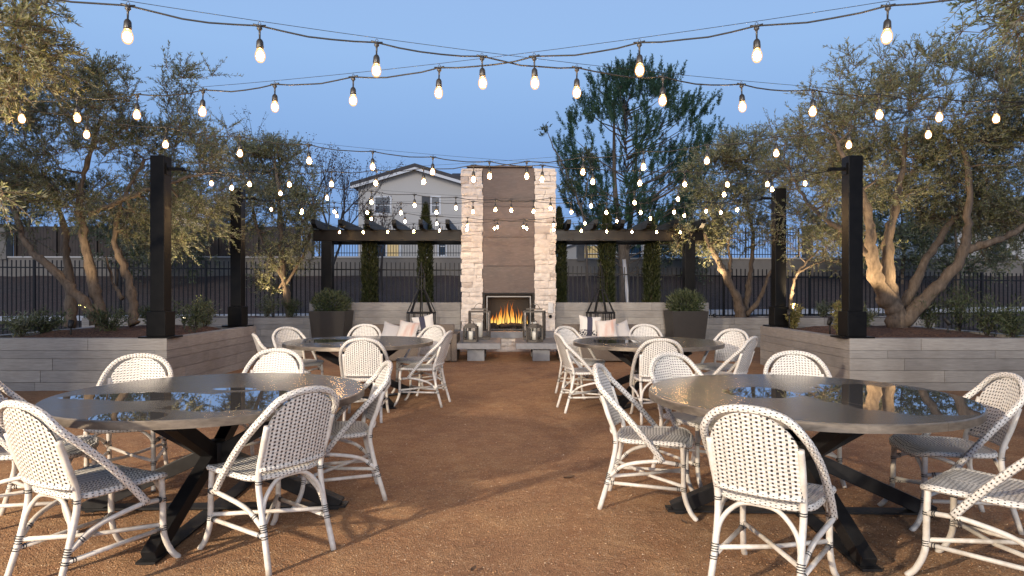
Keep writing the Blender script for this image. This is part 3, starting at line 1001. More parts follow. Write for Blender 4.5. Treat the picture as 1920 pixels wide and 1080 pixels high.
picket_fence(3.7, 13.7, 30.2, lambda x: 4.35, 2.96, 'dark iron yard fence on the right retaining wall, before the pine', .13, 'yard_fence', 'iron yard fences on the retaining walls', 2.8)
# timber yard fence far left
t_ = thing('timber_fence', 'brown timber board fence on the wall behind the left olive trunks', 'fence')
b = MB()
for k in range(90):
    x = -23.2 + k * .15
    b.box((x, 30.2, 3.72 + rnd.uniform(-.01, .01)), (.14, .025, 1.42))
b.build('board_panel', 'wood_brown', t_)
for k in range(8):
    b = MB(); b.box((-23.2 + k * 1.9, 30.13, 3.75), (.1, .1, 1.5)); b.build('post', 'wood_brown', t_)


def window(parent, x, y, z, w_, h_, lit=False, shutter=None, mullion=True):
    b = MB()
    for (c, d) in (((x - w_ / 2, y - .03, z), (.09, .1, h_ + .09)), ((x + w_ / 2, y - .03, z), (.09, .1, h_ + .09)), ((x, y - .03, z + h_ / 2), (w_ - .09, .1, .09)), ((x, y - .03, z - h_ / 2), (w_ - .09, .1, .09))):
        b.box(c, d)
    if mullion: b.box((x, y - .028, z), (w_ - .1, .06, .04))
    f_ = b.build('window', 'white_trim', parent)
    b = MB(); b.add([(x - w_ / 2, y - .02, z - h_ / 2), (x + w_ / 2, y - .02, z - h_ / 2), (x + w_ / 2, y - .02, z + h_ / 2), (x - w_ / 2, y - .02, z + h_ / 2)], [(0, 1, 2, 3)])
    b.build('pane', 'lit_window' if lit else 'window_glass', f_)
    b = MB(); b.box((x, y - .06, z - h_ / 2 - .09), (w_ + .25, .12, .09)); b.build('sill', 'stucco', f_)
    if shutter:
        b = MB(); sxx = x + shutter * (w_ / 2 + .30)
        b.box((sxx, y - .03, z), (.46, .05, h_ + .05))
        for k in range(14): b.box((sxx, y - .062, z - h_ / 2 + h_ * (k + .5) / 14), (.36, .02, h_ / 22))
        b.build('shutter', 'shutter', f_)


def gable_house(label, x0, x1, y, z0, ze, zr, depth, eave=.5):
    t_ = thing('house', label, 'house', (0, 0, 0), 0, 'houses beyond the fence')
    xm = (x0 + x1) / 2
    b = MB()
    front = [(x0, z0), (x1, z0), (x1, ze), (xm, zr), (x0, ze)]
    vs = [(x, y, z) for x, z in front] + [(x, y + depth, z) for x, z in front]
    b.add(vs, [(0, 1, 2, 3, 4), (9, 8, 7, 6, 5), (1, 0, 5, 6), (2, 1, 6, 7), (0, 4, 9, 5)]); b.build('wall', 'stucco', t_)
    sl_ = (zr - ze) / (xm - x0)
    b = MB(); f_ = MB()
    for s in (-1, 1):
        xe = xm + s * (xm - x0 + eave); zee = ze - sl_ * eave
        for mb_, ya, yb, th0, th1 in ((b, y - .52, y + depth + .3, .06, .26), (f_, y - .50, y - .44, -.10, .058)):
            P = [(xm, zr + th0), (xe, zee + th0), (xe, zee + th1), (xm, zr + th1)]
            vs = [(px_, ya, pz) for px_, pz in P] + [(px_, yb, pz) for px_, pz in P]
            fs = [(0, 1, 2, 3), (7, 6, 5, 4), (0, 4, 5, 1), (1, 5, 6, 2), (2, 6, 7, 3), (3, 7, 4, 0)]
            mb_.add(vs, fs if s > 0 else [tuple(reversed(q)) for q in fs])
    b.build('roof', 'roof_tile', t_); f_.build('fascia', 'white_trim', t_)
    return t_


yh = 36.0
X = lambda px, y=yh: (px - CX) * y / F
Z = lambda py, y=yh: EYE + (HY - py) * y / F
h1 = gable_house('grey stucco two-storey house with a white-edged gable, left of the chimney', X(672), X(888), yh, 2.7, Z(350), Z(318), 9, .35)
window(h1, X(817), yh, Z(385), .5, .95, False, -1)
window(h1, X(829), yh, Z(462), .46, 1.05, False)
window(h1, X(718), yh, Z(385), .9, .95, False)
b = MB(); b.box((X(725), yh - .04, Z(470)), (1.75, .08, 2.2)); dr = b.build('door', 'white_trim', h1)
b = MB(); b.box((X(712), yh - .09, Z(470)), (.62, .03, 2.0)); b.build('pane', 'window_glass', dr)
b = MB(); b.box((X(737), yh - .09, Z(470)), (.62, .03, 2.0)); b.build('pane', 'lit_window', dr)
# wing running behind the chimney
b = MB(); b.box((X(930), yh + 4.0, (2.7 + Z(362)) / 2), (X(1010) - X(842), 7.2, Z(362) - 2.7)); b.build('wing_wall', 'stucco', h1)
b = MB(); b.box((X(925), yh + .30, Z(357)), (X(1015) - X(838), .12, .22)); b.build('wing_gutter', 'white_trim', h1)
b = MB()
xa, xb = X(836), X(1012)
b.add([(xa, yh + .25, Z(352)), (xb, yh + .25, Z(352)), (xb, yh + 4.2, Z(325, yh + 4.2)), (xa, yh + 4.2, Z(325, yh + 4.2)), (xb, yh + 8.2, Z(352)), (xa, yh + 8.2, Z(352))], [(0, 1, 2, 3), (3, 2, 4, 5), (1, 4, 2), (0, 3, 5)])
b.build('wing_roof', 'roof_tile', h1)
h2 = gable_house('low distant house with a dark roof seen under the right pergola', 4.0, 10.5, 44, 2.7, 4.5, 5.6, 8)
window(h2, 5.6, 44, 3.95, 1.2, 1.1, True)
window(h2, 8.6, 44, 3.95, 1.2, 1.1)
h3 = gable_house('pale house glimpsed behind the thick right olive', 29.5, 38, 42, 2.7, 5.6, 7.2, 9)
window(h3, 32, 42, 4.5, 1.3, 1.2, True)
window(h3, 35, 42, 4.5, 1.3, 1.2)
h4 = gable_house('sand-coloured house glimpsed behind the left olives', -27, -18.6, 44, 2.7, 5.0, 6.6, 9)
window(h4, -21.0, 44, 4.1, 1.3, 1.1, True)
window(h4, -24.5, 44, 4.1, 1.3, 1.1)
mb = MB(); a0, a1 = at(1170, 17.6, 486), at(1178, 17.6, 575)
mb.tube([a1 + Vector((.06, 0, -.9)), a1, a0], .048, 12)
tag(mb.build('marker_pipe', 'pvc'), 'white plastic pipe leaning against the fence by the cypresses', 'pipe')

# ------------------------------------------------------------------ vegetation
def leaf_mesh(name, P, D, L, W, m, seed=0, curl=.15):
    """one narrow folded face per leaf: P base, D direction, L length, W width arrays"""
    g = np.random.default_rng(seed)
    n = len(P)
    D = D / np.maximum(np.linalg.norm(D, axis=1, keepdims=True), 1e-6)
    rv = g.normal(size=(n, 3))
    S = np.cross(D, rv); S /= np.maximum(np.linalg.norm(S, axis=1, keepdims=True), 1e-6)
    U = np.cross(S, D)
    Lc, Wc = L[:, None], W[:, None]
    mid = P + D * Lc * .45 + U * Lc * curl * .5
    V = np.empty((n, 4, 3))
    V[:, 0] = P; V[:, 1] = mid + S * Wc * .5; V[:, 2] = P + D * Lc; V[:, 3] = mid - S * Wc * .5
    me = bpy.data.meshes.new(name)
    me.vertices.add(n * 4); me.vertices.foreach_set('co', V.reshape(-1))
    me.loops.add(n * 4); me.loops.foreach_set('vertex_index', np.arange(n * 4, dtype=np.int32))
    me.polygons.add(n); me.polygons.foreach_set('loop_start', np.arange(n, dtype=np.int32) * 4)
    me.materials.append(M[m])
    me.update(calc_edges=True)
    return me


def unit(g, n):
    v = g.normal(size=(n, 3)); return v / np.linalg.norm(v, axis=1, keepdims=True)


def foliage_tree(name, label, cat, limbs, blobs, nclus, leaf, m, seed, group, twigs=6, per=15, tw=.38, droop=.1, bark='bark', trunk_r=.1, up=.35, holes=(), inner=.35):
    """limbs: world polylines [(points, r0, r1)]; blobs: crown ellipsoids (centre, radii)"""
    g = np.random.default_rng(seed)
    base = Vector(limbs[0][0][0])
    t_ = thing(name, label, cat, base, 0, group)
    mb = MB()
    nodes, nrad = [], []
    for pts, r0, r1 in limbs:
        pts = [Vector(p) for p in pts]
        sp = spline(pts, 6)
        k = len(sp)
        jit = [Vector(g.normal(size=3)) * .012 for _ in range(k)]
        sp = [p + j for p, j in zip(sp, jit)]
        rr = [(r0 + (r1 - r0) * i / (k - 1)) * (1 + .12 * float(g.normal())) for i in range(k)]
        mb.tube([p - base for p in sp], rr, 8)
        for i in range(k // 3, k): nodes.append(np.array(sp[i])); nrad.append(rr[i])
    # cluster centres in the blobs
    vol = np.array([b[1][0] * b[1][1] * b[1][2] for b in blobs]); vol = vol ** .8; vol /= vol.sum()
    C = []
    for b, v_ in zip(blobs, vol):
        n = int(nclus * v_) + 1
        u = unit(g, n * 2)
        rad = (inner + (1 - inner) * g.random(n * 2) ** .6) * np.array([1 + .34 * noise.noise(Vector(q) * 2.1 + Vector((0, seed, 0))) for q in u])
        p = np.array(b[0]) + u * rad[:, None] * np.array(b[1])
        keep = [q for q in p if noise.noise(Vector(q) * 1.05 + Vector((seed, 0, 0))) > -.10]
        for h in holes:
            keep = [q for q in keep if np.sum(((q - np.array(h[0])) / np.array(h[1])) ** 2) > 1]
        C += keep[:n]
    N = np.array(nodes); nr = list(nrad)
    order = sorted(range(len(C)), key=lambda i: np.min(np.sum((N - C[i]) ** 2, axis=1)))
    node_arr = [n for n in N]
    LP, LD, LL, LW = [], [], [], []
    cen = np.mean([np.array(b[0]) for b in blobs], axis=0)
    for ci in order:
        c = C[ci]
        A = np.array(node_arr)
        dd = np.sum((A - c) ** 2, axis=1)
        j = int(np.argmin(dd))
        s = A[j]
        d = float(np.sqrt(dd[j]))
        midp = (s + c) / 2 + g.normal(size=3) * d * .08 + np.array([0, 0, -d * .06])
        r0 = min(nr[j] * .62, .035); r1 = max(.004, r0 * .5)
        mb.tube([Vector(s) - base, Vector(midp) - base, Vector(c) - base], [r0, (r0 + r1) / 2, r1], 5, cap=False)
        node_arr += [midp, c]; nr += [(r0 + r1) / 2, r1]
        outd = c - cen; outd /= max(np.linalg.norm(outd), .1)
        brd = (c - s) / max(d, .05)
        for k in range(twigs):
            dr = unit(g, 1)[0] * .95 + outd * .45 + brd * .3 + np.array([0, 0, up])
            dr /= np.linalg.norm(dr)
            L = tw * g.uniform(.6, 1.35)
            q = np.linspace(0, 1, 5)
            tp = c + np.outer(q * L, dr) + np.outer((q ** 2) * L * droop, np.array([0, 0, -1.0]))
            mb.tube([Vector(x) - base for x in tp[::2]], [.004, .003, .0015], 3, cap=False)
            n = int(per * g.uniform(.7, 1.3))
            f = g.uniform(.12, 1.0, n)
            pos = c + np.outer(f * L, dr) + np.outer((f ** 2) * L * droop, np.array([0, 0, -1.0]))
            ld = dr + unit(g, n) * .85
            LP.append(pos); LD.append(ld); LL.append(leaf[0] * g.uniform(.6, 1.25, n)); LW.append(leaf[1] * g.uniform(.7, 1.2, n))
    mb.build('trunk', bark, t_)
    P = np.concatenate(LP) - np.array(base)
    me = leaf_mesh('crown', P, np.concatenate(LD), np.concatenate(LL), np.concatenate(LW), m, seed)
    obj('crown', me, t_)
    return t_


SZ = HP - .02
# A: thick uplit olive on the right
yb = 10.55
def Q(px, py, dy=0): return at(px, yb + dy, py)
b0 = Q(1680, 612)
limbs = [([b0 + Vector((0, 0, -.3)), Q(1682, 596), Q(1668, 565), Q(1645, 525, -.1), Q(1634, 470, -.2), Q(1628, 400, -.2), Q(1600, 330, -.3), Q(1570, 270, -.3)], .185, .028),
         ([Q(1680, 600, .1), Q(1668, 530, .1), Q(1664, 460, .1), Q(1676, 400, .1), Q(1690, 330, .1), Q(1700, 240, .2)], .12, .03),
         ([Q(1688, 600, .2), Q(1716, 530, .25), Q(1752, 460, .35), Q(1795, 405, .5), Q(1850, 340, .6)], .095, .025),
         ([Q(1692, 606, -.05), Q(1730, 566, -.1), Q(1775, 520, -.2), Q(1806, 475, -.3), Q(1814, 420, -.3), Q(1818, 330, -.3), Q(1790, 230, -.2)], .125, .028),
         ([Q(1808, 472, -.3), Q(1845, 458, -.4), Q(1895, 440, -.5), Q(1950, 400, -.5)], .075, .03),
         ([Q(1634, 480, -.2), Q(1590, 440, .4), Q(1530, 395, 1.4), Q(1495, 350, 2.6), Q(1470, 300, 3.0)], .06, .02)]
B = lambda px, py, rx, ry, rz, dy=0: (tuple(at(px, yb + dy, py)), (rx, ry, rz))
blobs = [B(1570, 270, 1.5, .9, 1.05, 3.3), B(1600, 250, .9, .9, .8, .4), B(1700, 205, 1.7, 1.6, .85), B(1830, 200, 1.5, 1.5, 1.1), B(1500, 320, 1.0, .8, .75, 3.1), B(1640, 340, 1.2, 1.4, .6, .5), B(1850, 330, 1.25, 1.4, .9, .2), B(1545, 400, .6, .7, .45, .3), B(1930, 280, 1.3, 1.4, 1.4), B(1780, 365, .8, 1, .5, .7), B(1920, 440, .9, 1.1, .55, .6), B(1720, 300, 1.1, 1.2, .5, .6), B(1840, 420, .6, .9, .35, .8), B(1610, 440, .45, .7, .4, .6)]
foliage_tree('olive_tree', 'large silvery olive with thick spreading trunks lit from below, behind the right post', 'tree', limbs, blobs, 920, (.066, .0132), 'olive_leaf', 3, 'olive trees around the terrace', 8, 21, .36, .12,
             holes=((tuple(at(1722, yb, 420)), (.42, 3, .32)), (tuple(at(1685, yb, 335)), (.22, 3, .26))))
# B: left leaning olive
b0 = Q(188, 612)
limbs = [([b0 + Vector((0, 0, -.3)), Q(190, 600), Q(178, 545), Q(165, 490), Q(156, 430), Q(150, 370), Q(165, 300), Q(190, 220)], .11, .03),
         ([Q(180, 606, -.1), Q(152, 560, -.2), Q(110, 515, -.3), Q(60, 472, -.4), Q(36, 425, -.4), Q(20, 350, -.3)], .10, .03),
         ([Q(252, 608, .2), Q(248, 560, .2), Q(236, 505, .2), Q(215, 455, .2), Q(228, 380, .2), Q(270, 300, .2)], .085, .025),
         ([Q(132, 612, .5), Q(132, 560, .5), Q(126, 490, .5), Q(118, 420, .5), Q(90, 330, .5)], .10, .03),
         ([Q(170, 400), Q(240, 370, -.2), Q(330, 340, -.4), Q(410, 320, -.5)], .05, .015),
         ([Q(228, 560, .3), Q(208, 520, .4), Q(200, 480, .4)], .035, .012)]
blobs = [B(120, 250, 1.5, 1.5, 1.0), B(270, 215, 1.4, 1.4, .8), B(345, 330, .75, 1.0, .85, -.3), B(60, 340, 1.2, 1.3, .7), B(220, 350, 1.2, 1.3, .7, .3), B(415, 370, .6, .7, .6, 2.3), B(350, 430, .6, .7, .5, .2), B(-40, 250, 1.2, 1.4, 1.3), B(20, 430, .6, .9, .3), B(90, 375, .9, 1, .4, .4), B(205, 410, .7, .9, .35, .7), B(110, 435, .7, .8, .22, 1.0), B(290, 440, .6, .8, .25, .9), B(290, 380, .8, .9, .5, .5), B(270, 300, 1.0, 1, .5)]
foliage_tree('olive_tree', 'broad olive with several slender leaning trunks, behind the left post', 'tree', limbs, blobs, 780, (.064, .0128), 'olive_dark', 13, 'olive trees around the terrace', 8, 20, .36, .12,
             holes=((tuple(at(75, yb, 410)), (.5, 3, .22)), (tuple(at(170, yb, 430)), (.3, 3, .2))))
# C: near left bough
yb = 5.3
limbs = [([Vector((-6.5, 4.4, .6)), Vector((-6.4, 4.6, 1.4)), Vector((-6.1, 5.0, 2.2)), Vector((-5.5, 5.4, 3.0)), Vector((-4.8, 5.6, 3.5))], .14, .03),
         ([Vector((-6.1, 5.0, 2.2)), Vector((-5.5, 5.3, 2.5)), Vector((-4.9, 5.4, 2.5)), Vector((-4.4, 5.4, 2.3))], .05, .012),
         ([Vector((-6.4, 4.6, 1.4)), Vector((-6.8, 4.9, 2.4)), Vector((-6.6, 5.2, 3.4))], .09, .03)]
blobs = [(tuple(at(5, 5.3, 130)), (.42, .6, .62)), (tuple(at(70, 5.5, 120)), (.20, .5, .30)), (tuple(at(15, 5.3, 245)), (.20, .5, .15)), (tuple(at(-120, 5.2, 60)), (.9, .9, 1.0)), (tuple(at(25, 5.5, 350)), (.20, .4, .08)), (tuple(at(-90, 5.2, 330)), (.42, .5, .25)), ((-6.3, 4.9, 3.9), (1.2, 1.0, .8))]
foliage_tree('olive_tree', 'nearest olive bough with warm-lit leaves hanging in at the upper left', 'tree', limbs, blobs, 330, (.058, .0115), 'olive_leaf', 21, 'olive trees around the terrace', 7, 20, .23, .35, up=.0)
# D: near right overhang
limbs = [([Vector((6.5, 4.4, .6)), Vector((6.4, 4.6, 1.6)), Vector((6.1, 4.9, 2.6)), Vector((5.4, 5.2, 3.5)), Vector((4.7, 5.4, 3.9))], .14, .03),
         ([Vector((6.4, 4.6, 1.6)), Vector((6.9, 5.0, 2.8)), Vector((6.7, 5.2, 3.8))], .09, .03)]
blobs = [(tuple(at(1880, 5.4, 40)), (.34, .6, .36)), (tuple(at(1960, 5.4, 60)), (.5, .7, .6)), ((6.3, 4.9, 4.1), (1.2, 1.0, .8)), (tuple(at(1990, 5.4, 230)), (.22, .4, .4))]
foliage_tree('olive_tree', 'dark olive sprays overhanging the top right corner', 'tree', limbs, blobs, 200, (.055, .0125), 'olive_dark', 27, 'olive trees around the terrace', 7, 20, .26, .2, up=.1)
# E: rear right forked olive
yb = 16.3
b0 = Q(1388, 598)
limbs = [([b0 + Vector((0, 0, -.3)), Q(1387, 585), Q(1380, 555), Q(1362, 520), Q(1345, 485), Q(1328, 455), Q(1318, 430)], .17, .03),
         ([Q(1366, 527), Q(1370, 495), Q(1366, 460), Q(1372, 420)], .06, .02),
         ([Q(1394, 592, .2), Q(1403, 550, .2), Q(1408, 505, .2), Q(1412, 440, .2), Q(1400, 370, .2)], .10, .025),
         ([Q(1400, 590), Q(1425, 560, -.2), Q(1440, 520, -.3), Q(1470, 470, -.3)], .07, .02)]
blobs = [B(1325, 440, .75, .8, .5), B(1390, 400, 1.1, 1.0, .9, .2), B(1345, 330, .8, .9, .8, .3), B(1440, 330, 1.0, 1.0, 1.1, .3), B(1292, 440, .45, .6, .38, -.3), B(1490, 420, .7, .8, .7), B(1400, 290, .8, .9, .5, .4)]
foliage_tree('olive_tree', 'smaller forked olive glowing yellow from below, in front of the right pergola end', 'tree', limbs, blobs, 400, (.078, .0185), 'olive_leaf', 33, 'olive trees around the terrace', 8, 17, .36, .1)
# F: slim olive by the second right post
yb = 11.95
b0 = Q(1482, 612)
limbs = [([Vector((b0.x, yb, HP - .25)), Q(1482, 590), Q(1484, 555), Q(1492, 520), Q(1506, 497), Q(1535, 470)], .045, .015), ([Q(1496, 512), Q(1520, 497), Q(1550, 488)], .025, .01)]
blobs = [B(1520, 460, .75, .6, .35), B(1570, 485, .45, .5, .3), B(1490, 440, .5, .6, .4), B(1540, 400, .7, .6, .4)]
foliage_tree('young_olive', 'slim young olive with pale uplit twigs between the two right posts', 'tree', limbs, blobs, 70, (.06, .014), 'olive_leaf', 39, 'olive trees around the terrace', 5, 12, .3, .1)
# G: rear left dense tree
yb = 16.4
b0 = Q(545, 598)
limbs = [([b0 + Vector((0, 0, -.3)), Q(540, 570), Q(530, 500), Q(525, 420), Q(520, 340), Q(515, 300)], .105, .03), ([Q(535, 540), Q(570, 470), Q(590, 400), Q(580, 350)], .04, .015), ([Q(532, 520), Q(490, 450), Q(470, 380), Q(450, 300)], .06, .02)]
blobs = [B(520, 340, 1.0, .9, .85), B(470, 385, .9, .9, 1.0, .2), B(570, 405, .65, .8, .85), B(540, 480, .75, .7, .45), B(480, 310, .8, .8, .6, .3), B(520, 285, .6, .7, .4), B(425, 310, .8, .9, .7, .5), B(505, 530, .5, .5, .35)]
foliage_tree('leafy_tree', 'dense grey-green tree behind the second left post, before the bare branches', 'tree', limbs, blobs, 400, (.075, .0185), 'olive_leaf', 45, 'olive trees around the terrace', 8, 16, .36, .1)


def bare_tree(label, base, h, spread, seed, leaves=900, group='bare winter trees'):
    g = random.Random(seed)
    t_ = thing('bare_tree', label, 'tree', base, 0, group)
    mb = MB(); tips = []
    def grow(p, d, L, r, lv):
        n = 4
        pts = [p]; q = p
        for i in range(n):
            d = (d + Vector((g.uniform(-1, 1), g.uniform(-1, 1), g.uniform(-.2, .7))) * .12).normalized()
            q = q + d * (L / n); pts.append(q)
        mb.tube(pts, [r * (1 - .45 * i / n) for i in range(n + 1)], 6 if r > .03 else 4, cap=False)
        if lv >= 2: tips.extend(pts[2:])
        if lv == 5: return
        for k in range(3 if lv < 4 else 2):
            a = g.uniform(0, 6.28); s = g.uniform(.30, .62) * spread
            nd = (d + Vector((math.cos(a) * s, math.sin(a) * s, .22))).normalized()
            grow(pts[-1] if k < 2 else pts[2], nd, L * g.uniform(.62, .82), max(.004, r * .52), lv + 1)
    grow(Vector((0, 0, 0)), Vector((0, 0, 1)), h * .26, h * .014, 0)
    mb.build('trunk', 'twig', t_)
    gg = np.random.default_rng(seed)
    T = np.array([tuple(x) for x in tips]); T = T[T[:, 2] < h * .85]
    idx = gg.integers(0, len(T), leaves)
    me = leaf_mesh('crown', T[idx] + gg.normal(size=(leaves, 3)) * .05, unit(gg, leaves) + np.array([0, 0, -.4]), gg.uniform(.05, .10, leaves), gg.uniform(.03, .055, leaves), 'dry_leaf', seed)
    obj('crown', me, t_)
for (px, y, py0, h, lab, sd) in ((545, 23, 600, 9.0, 'bare purple-twigged tree with a few dry leaves left of the house', 3), (615, 26, 585, 8.3, 'bare slender tree with upright twigs at the left corner of the house', 5), (715, 27, 560, 5.6, 'small bare tree with dry leaves in front of the gabled house', 8)):
    bs = at(px, y); bs.z = hill_h(bs.x, y) - .05
    bare_tree(lab, bs, h, 1.0, sd, 1100 if sd != 8 else 900)

# pine
def pine(label, base, prof, trunk_top, seed, nsh=900):
    g = np.random.default_rng(seed)
    t_ = thing('pine_tree', label, 'tree', base)
    mb = MB()
    B0 = np.array(base)
    for (dx, dz, r0) in ((-.35, trunk_top * .86, .20), (.45, trunk_top * .80, .15)):
        pts = [Vector((0, 0, -.2)), Vector((dx * .3, 0, trunk_top * .25)), Vector((dx, .1, trunk_top * .5)), Vector((dx * 1.1, 0, dz))]
        sp = spline(pts, 6); mb.tube(sp, [r0 * (1 - .85 * i / (len(sp) - 1)) for i in range(len(sp))], 8)
    LP, LD, LL = [], [], []
    zs = [p[0] for p in prof]
    for k in range(nsh):
        for _ in range(20):
            z = g.uniform(zs[0], zs[-1]); a = g.uniform(0, 2 * PI)
            lo = np.interp(z, zs, [p[1] for p in prof]); hi = np.interp(z, zs, [p[2] for p in prof])
            cx_, rx = (lo + hi) / 2, (hi - lo) / 2
            f = g.uniform(.35, 1) ** .7
            c = np.array([cx_ + rx * f * math.cos(a), rx * .9 * f * math.sin(a), z])
            if noise.noise(Vector(c) * .85 + Vector((seed * 3.1, 0, 0))) > .02: break
        tx = np.interp(z, [0, trunk_top * .5, trunk_top], [0, .1, .1])
        s = np.array([tx, 0, max(1.0, z - .42 * np.linalg.norm(c[:2]) - .3)])
        if k % 9 == 0:
            mid = (s + c) / 2 + np.array([0, 0, -.12]); mb.tube([Vector(s), Vector(mid), Vector(c)], [.035, .022, .008], 5, cap=False)
        out = np.array([c[0] - tx, c[1], 0]); out /= max(np.linalg.norm(out), .1)
        for q in range(2):
            d = out * g.uniform(.0, .6) + np.array([0, 0, 1.0]) + unit(g, 1)[0] * .35; d /= np.linalg.norm(d)
            L = g.uniform(.38, .72); st = c + unit(g, 1)[0] * .12
            n = 72
            f = g.uniform(0, 1, n)
            LP.append(st + np.outer(f * L, d)); LD.append(d * .95 + unit(g, n) * .85); LL.append(g.uniform(.12, .20, n) * (1 - .45 * f))
    mb.build('trunk', 'bark', t_)
    LL = np.concatenate(LL)
    obj('crown', leaf_mesh('crown', np.concatenate(LP), np.concatenate(LD), LL, np.full(len(LL), .022), 'pine_needle', seed, .05), t_)
yp = 25.0
bp = at(1170, yp); bp.z = hill_h(bp.x, yp) - .1
kk = yp / F
prof = [((HY - py) * kk + EYE - bp.z, (l - 1170) * kk, (r - 1170) * kk) for py, l, r in ((470, 1080, 1270), (400, 1055, 1310), (330, 1045, 1335), (270, 1040, 1368), (225, 1066, 1345), (192, 1085, 1325), (172, 1103, 1300), (158, 1120, 1280), (146, 1150, 1250))]
pine('tall dark green pine standing on the bank right of the chimney', bp, prof, (HY - 118) * kk + EYE - bp.z, 4, 820)
# small broadleaf sapling in front of the pine's left side
bs = at(1105, 23.0); bs.z = hill_h(bs.x, 23.0) - .1
lm = [([bs, at(1095, 23, 420), at(1065, 23, 330), at(1035, 23, 270), at(1024, 23, 232)], .05, .008), ([at(1088, 23, 395), at(1105, 23, 330), at(1110, 23, 280)], .025, .008), ([at(1070, 23, 345), at(1048, 23, 310), at(1050, 23, 290)], .02, .006)]
foliage_tree('sapling', 'thin leaning sapling with sparse leaves between the chimney and the pine', 'tree', lm, [(tuple(at(1024, 23, 255)), (.13, .2, .38)), (tuple(at(1048, 23, 300)), (.22, .3, .25)), (tuple(at(1075, 23, 350)), (.5, .4, .4)), (tuple(at(1100, 23, 300)), (.3, .4, .5))], 60, (.085, .04), 'shrub_leaf', 51, None, 4, 9, .26, .1)

# dark evergreens on the far bank behind the side trees
for k, (px, y, h, rx, lab) in enumerate(((1600, 27, 5.0, 2.0, 'dark rounded evergreen on the bank behind the right olive'), (1290, 28, 4.4, 1.5, 'dark evergreen beside the pine on the bank'), (1790, 26, 4.2, 1.8, 'low dark evergreen at the far right of the bank'), (215, 28, 4.6, 1.5, 'dark evergreen on the bank between the left olive trunks'), (1690, 28, 4.8, 1.7, 'dark evergreen on the bank behind the thick right trunk'), (300, 27, 4.6, 1.9, 'dark evergreen on the bank behind the left olives'))):
    bs = at(px, y); bs.z = hill_h(bs.x, y) - .1
    foliage_tree('evergreen_tree', lab, 'tree', [([bs, bs + Vector((.1, 0, h * .3)), bs + Vector((.0, 0, h * .7))], .12, .03)], [(tuple(bs + Vector((0, 0, h * .6))), (rx, rx, h * .38)), (tuple(bs + Vector((rx * .4, 0, h * .45))), (rx * .8, rx * .8, h * .3))], 170, (.13, .05), 'olive_dark', 60 + k, 'evergreens on the bank', 6, 12, .45, .1)

# cypresses
def cypress_mesh(seed, h, r):
    g = np.random.default_rng(seed)
    n = 7500
    z = g.uniform(.02, 1, n)
    a = g.uniform(0, 2 * PI, n)
    lump = np.array([noise.noise(Vector((math.cos(q) * 1.3, math.sin(q) * 1.3, zz * h * 2.2 + seed * 5))) for q, zz in zip(a, z)])
    rad = r * np.minimum(1, 2.6 * (1 - z) ** .75) * (.72 + .28 * np.minimum(1, z * 5)) * (1 + .22 * lump)
    f = g.uniform(.55, 1.02, n)
    P = np.stack([np.cos(a) * rad * f, np.sin(a) * rad * f, z * h], 1)
    D = np.stack([np.cos(a) * .45, np.sin(a) * .45, np.full(n, 1.0)], 1) + g.normal(size=(n, 3)) * .28
    return leaf_mesh('crown', P, D, g.uniform(.06, .13, n), g.uniform(.018, .032, n), 'cypress_leaf', seed)
for k, (px, ptop, r, lab) in enumerate(((693, 400, .185, 'slim cypress column farthest from the chimney on the left'), (798, 385, .18, 'slim cypress column between the chimney and the other left cypress'),
                                        (1048, 392, .18, 'slim cypress column half hidden behind the right edge of the chimney'), (1138, 395, .195, 'slim cypress column by the white leaning pipe'), (1222, 412, .195, 'slim cypress column nearest the right pergola post'))):
    y = 16.45
    p = at(px, y); p.z = .3
    h = EYE + (HY - ptop) * y / F - .3
    t_ = thing('cypress_tree', lab, 'tree', p, 0, 'slim cypress columns behind the back wall')
    b = MB(); b.tube([(0, 0, 0), (0, 0, h * .85)], [.04, .01], 7); b.build('trunk', 'bark', t_)
    obj('crown', cypress_mesh(80 + k, h, r), t_)


# shrubs and grasses
def shrub(name, label, loc, r, h, m, seed, n=900, leaf=(.07, .013), upright=.8, stems=9, group=None, cat='plant'):
    g = np.random.default_rng(seed)
    t_ = thing(name, label, cat, loc, 0, group)
    mb = MB(); LP, LD = [], []
    for k in range(stems):
        a = g.uniform(0, 2 * PI); sp = g.uniform(.15, 1)
        tip = np.array([math.cos(a) * r * sp, math.sin(a) * r * sp, h * g.uniform(.6, 1.05) * (1.1 - .35 * sp)])
        mid = tip * np.array([.35, .35, .55])
        pts = spline([(0, 0, -.05), tuple(mid), tuple(tip)], 5)
        mb.tube(pts, [.007 * (1 - .7 * i / (len(pts) - 1)) for i in range(len(pts))], 4, cap=False)
        q = n // stems
        f = g.uniform(.25, 1, q); ii = (f * (len(pts) - 1)).astype(int)
        base_ = np.array([tuple(pts[i]) for i in ii]) + g.normal(size=(q, 3)) * r * .10
        LP.append(base_); LD.append(unit(g, q) + np.array([tip[0] / r * .4, tip[1] / r * .4, upright]))
    mb.build('stem', 'twig', t_)
    P = np.concatenate(LP); n2 = len(P)
    obj('foliage', leaf_mesh('foliage', P, np.concatenate(LD), leaf[0] * g.uniform(.6, 1.3, n2), leaf[1] * g.uniform(.7, 1.2, n2), m, seed), t_)
    return t_


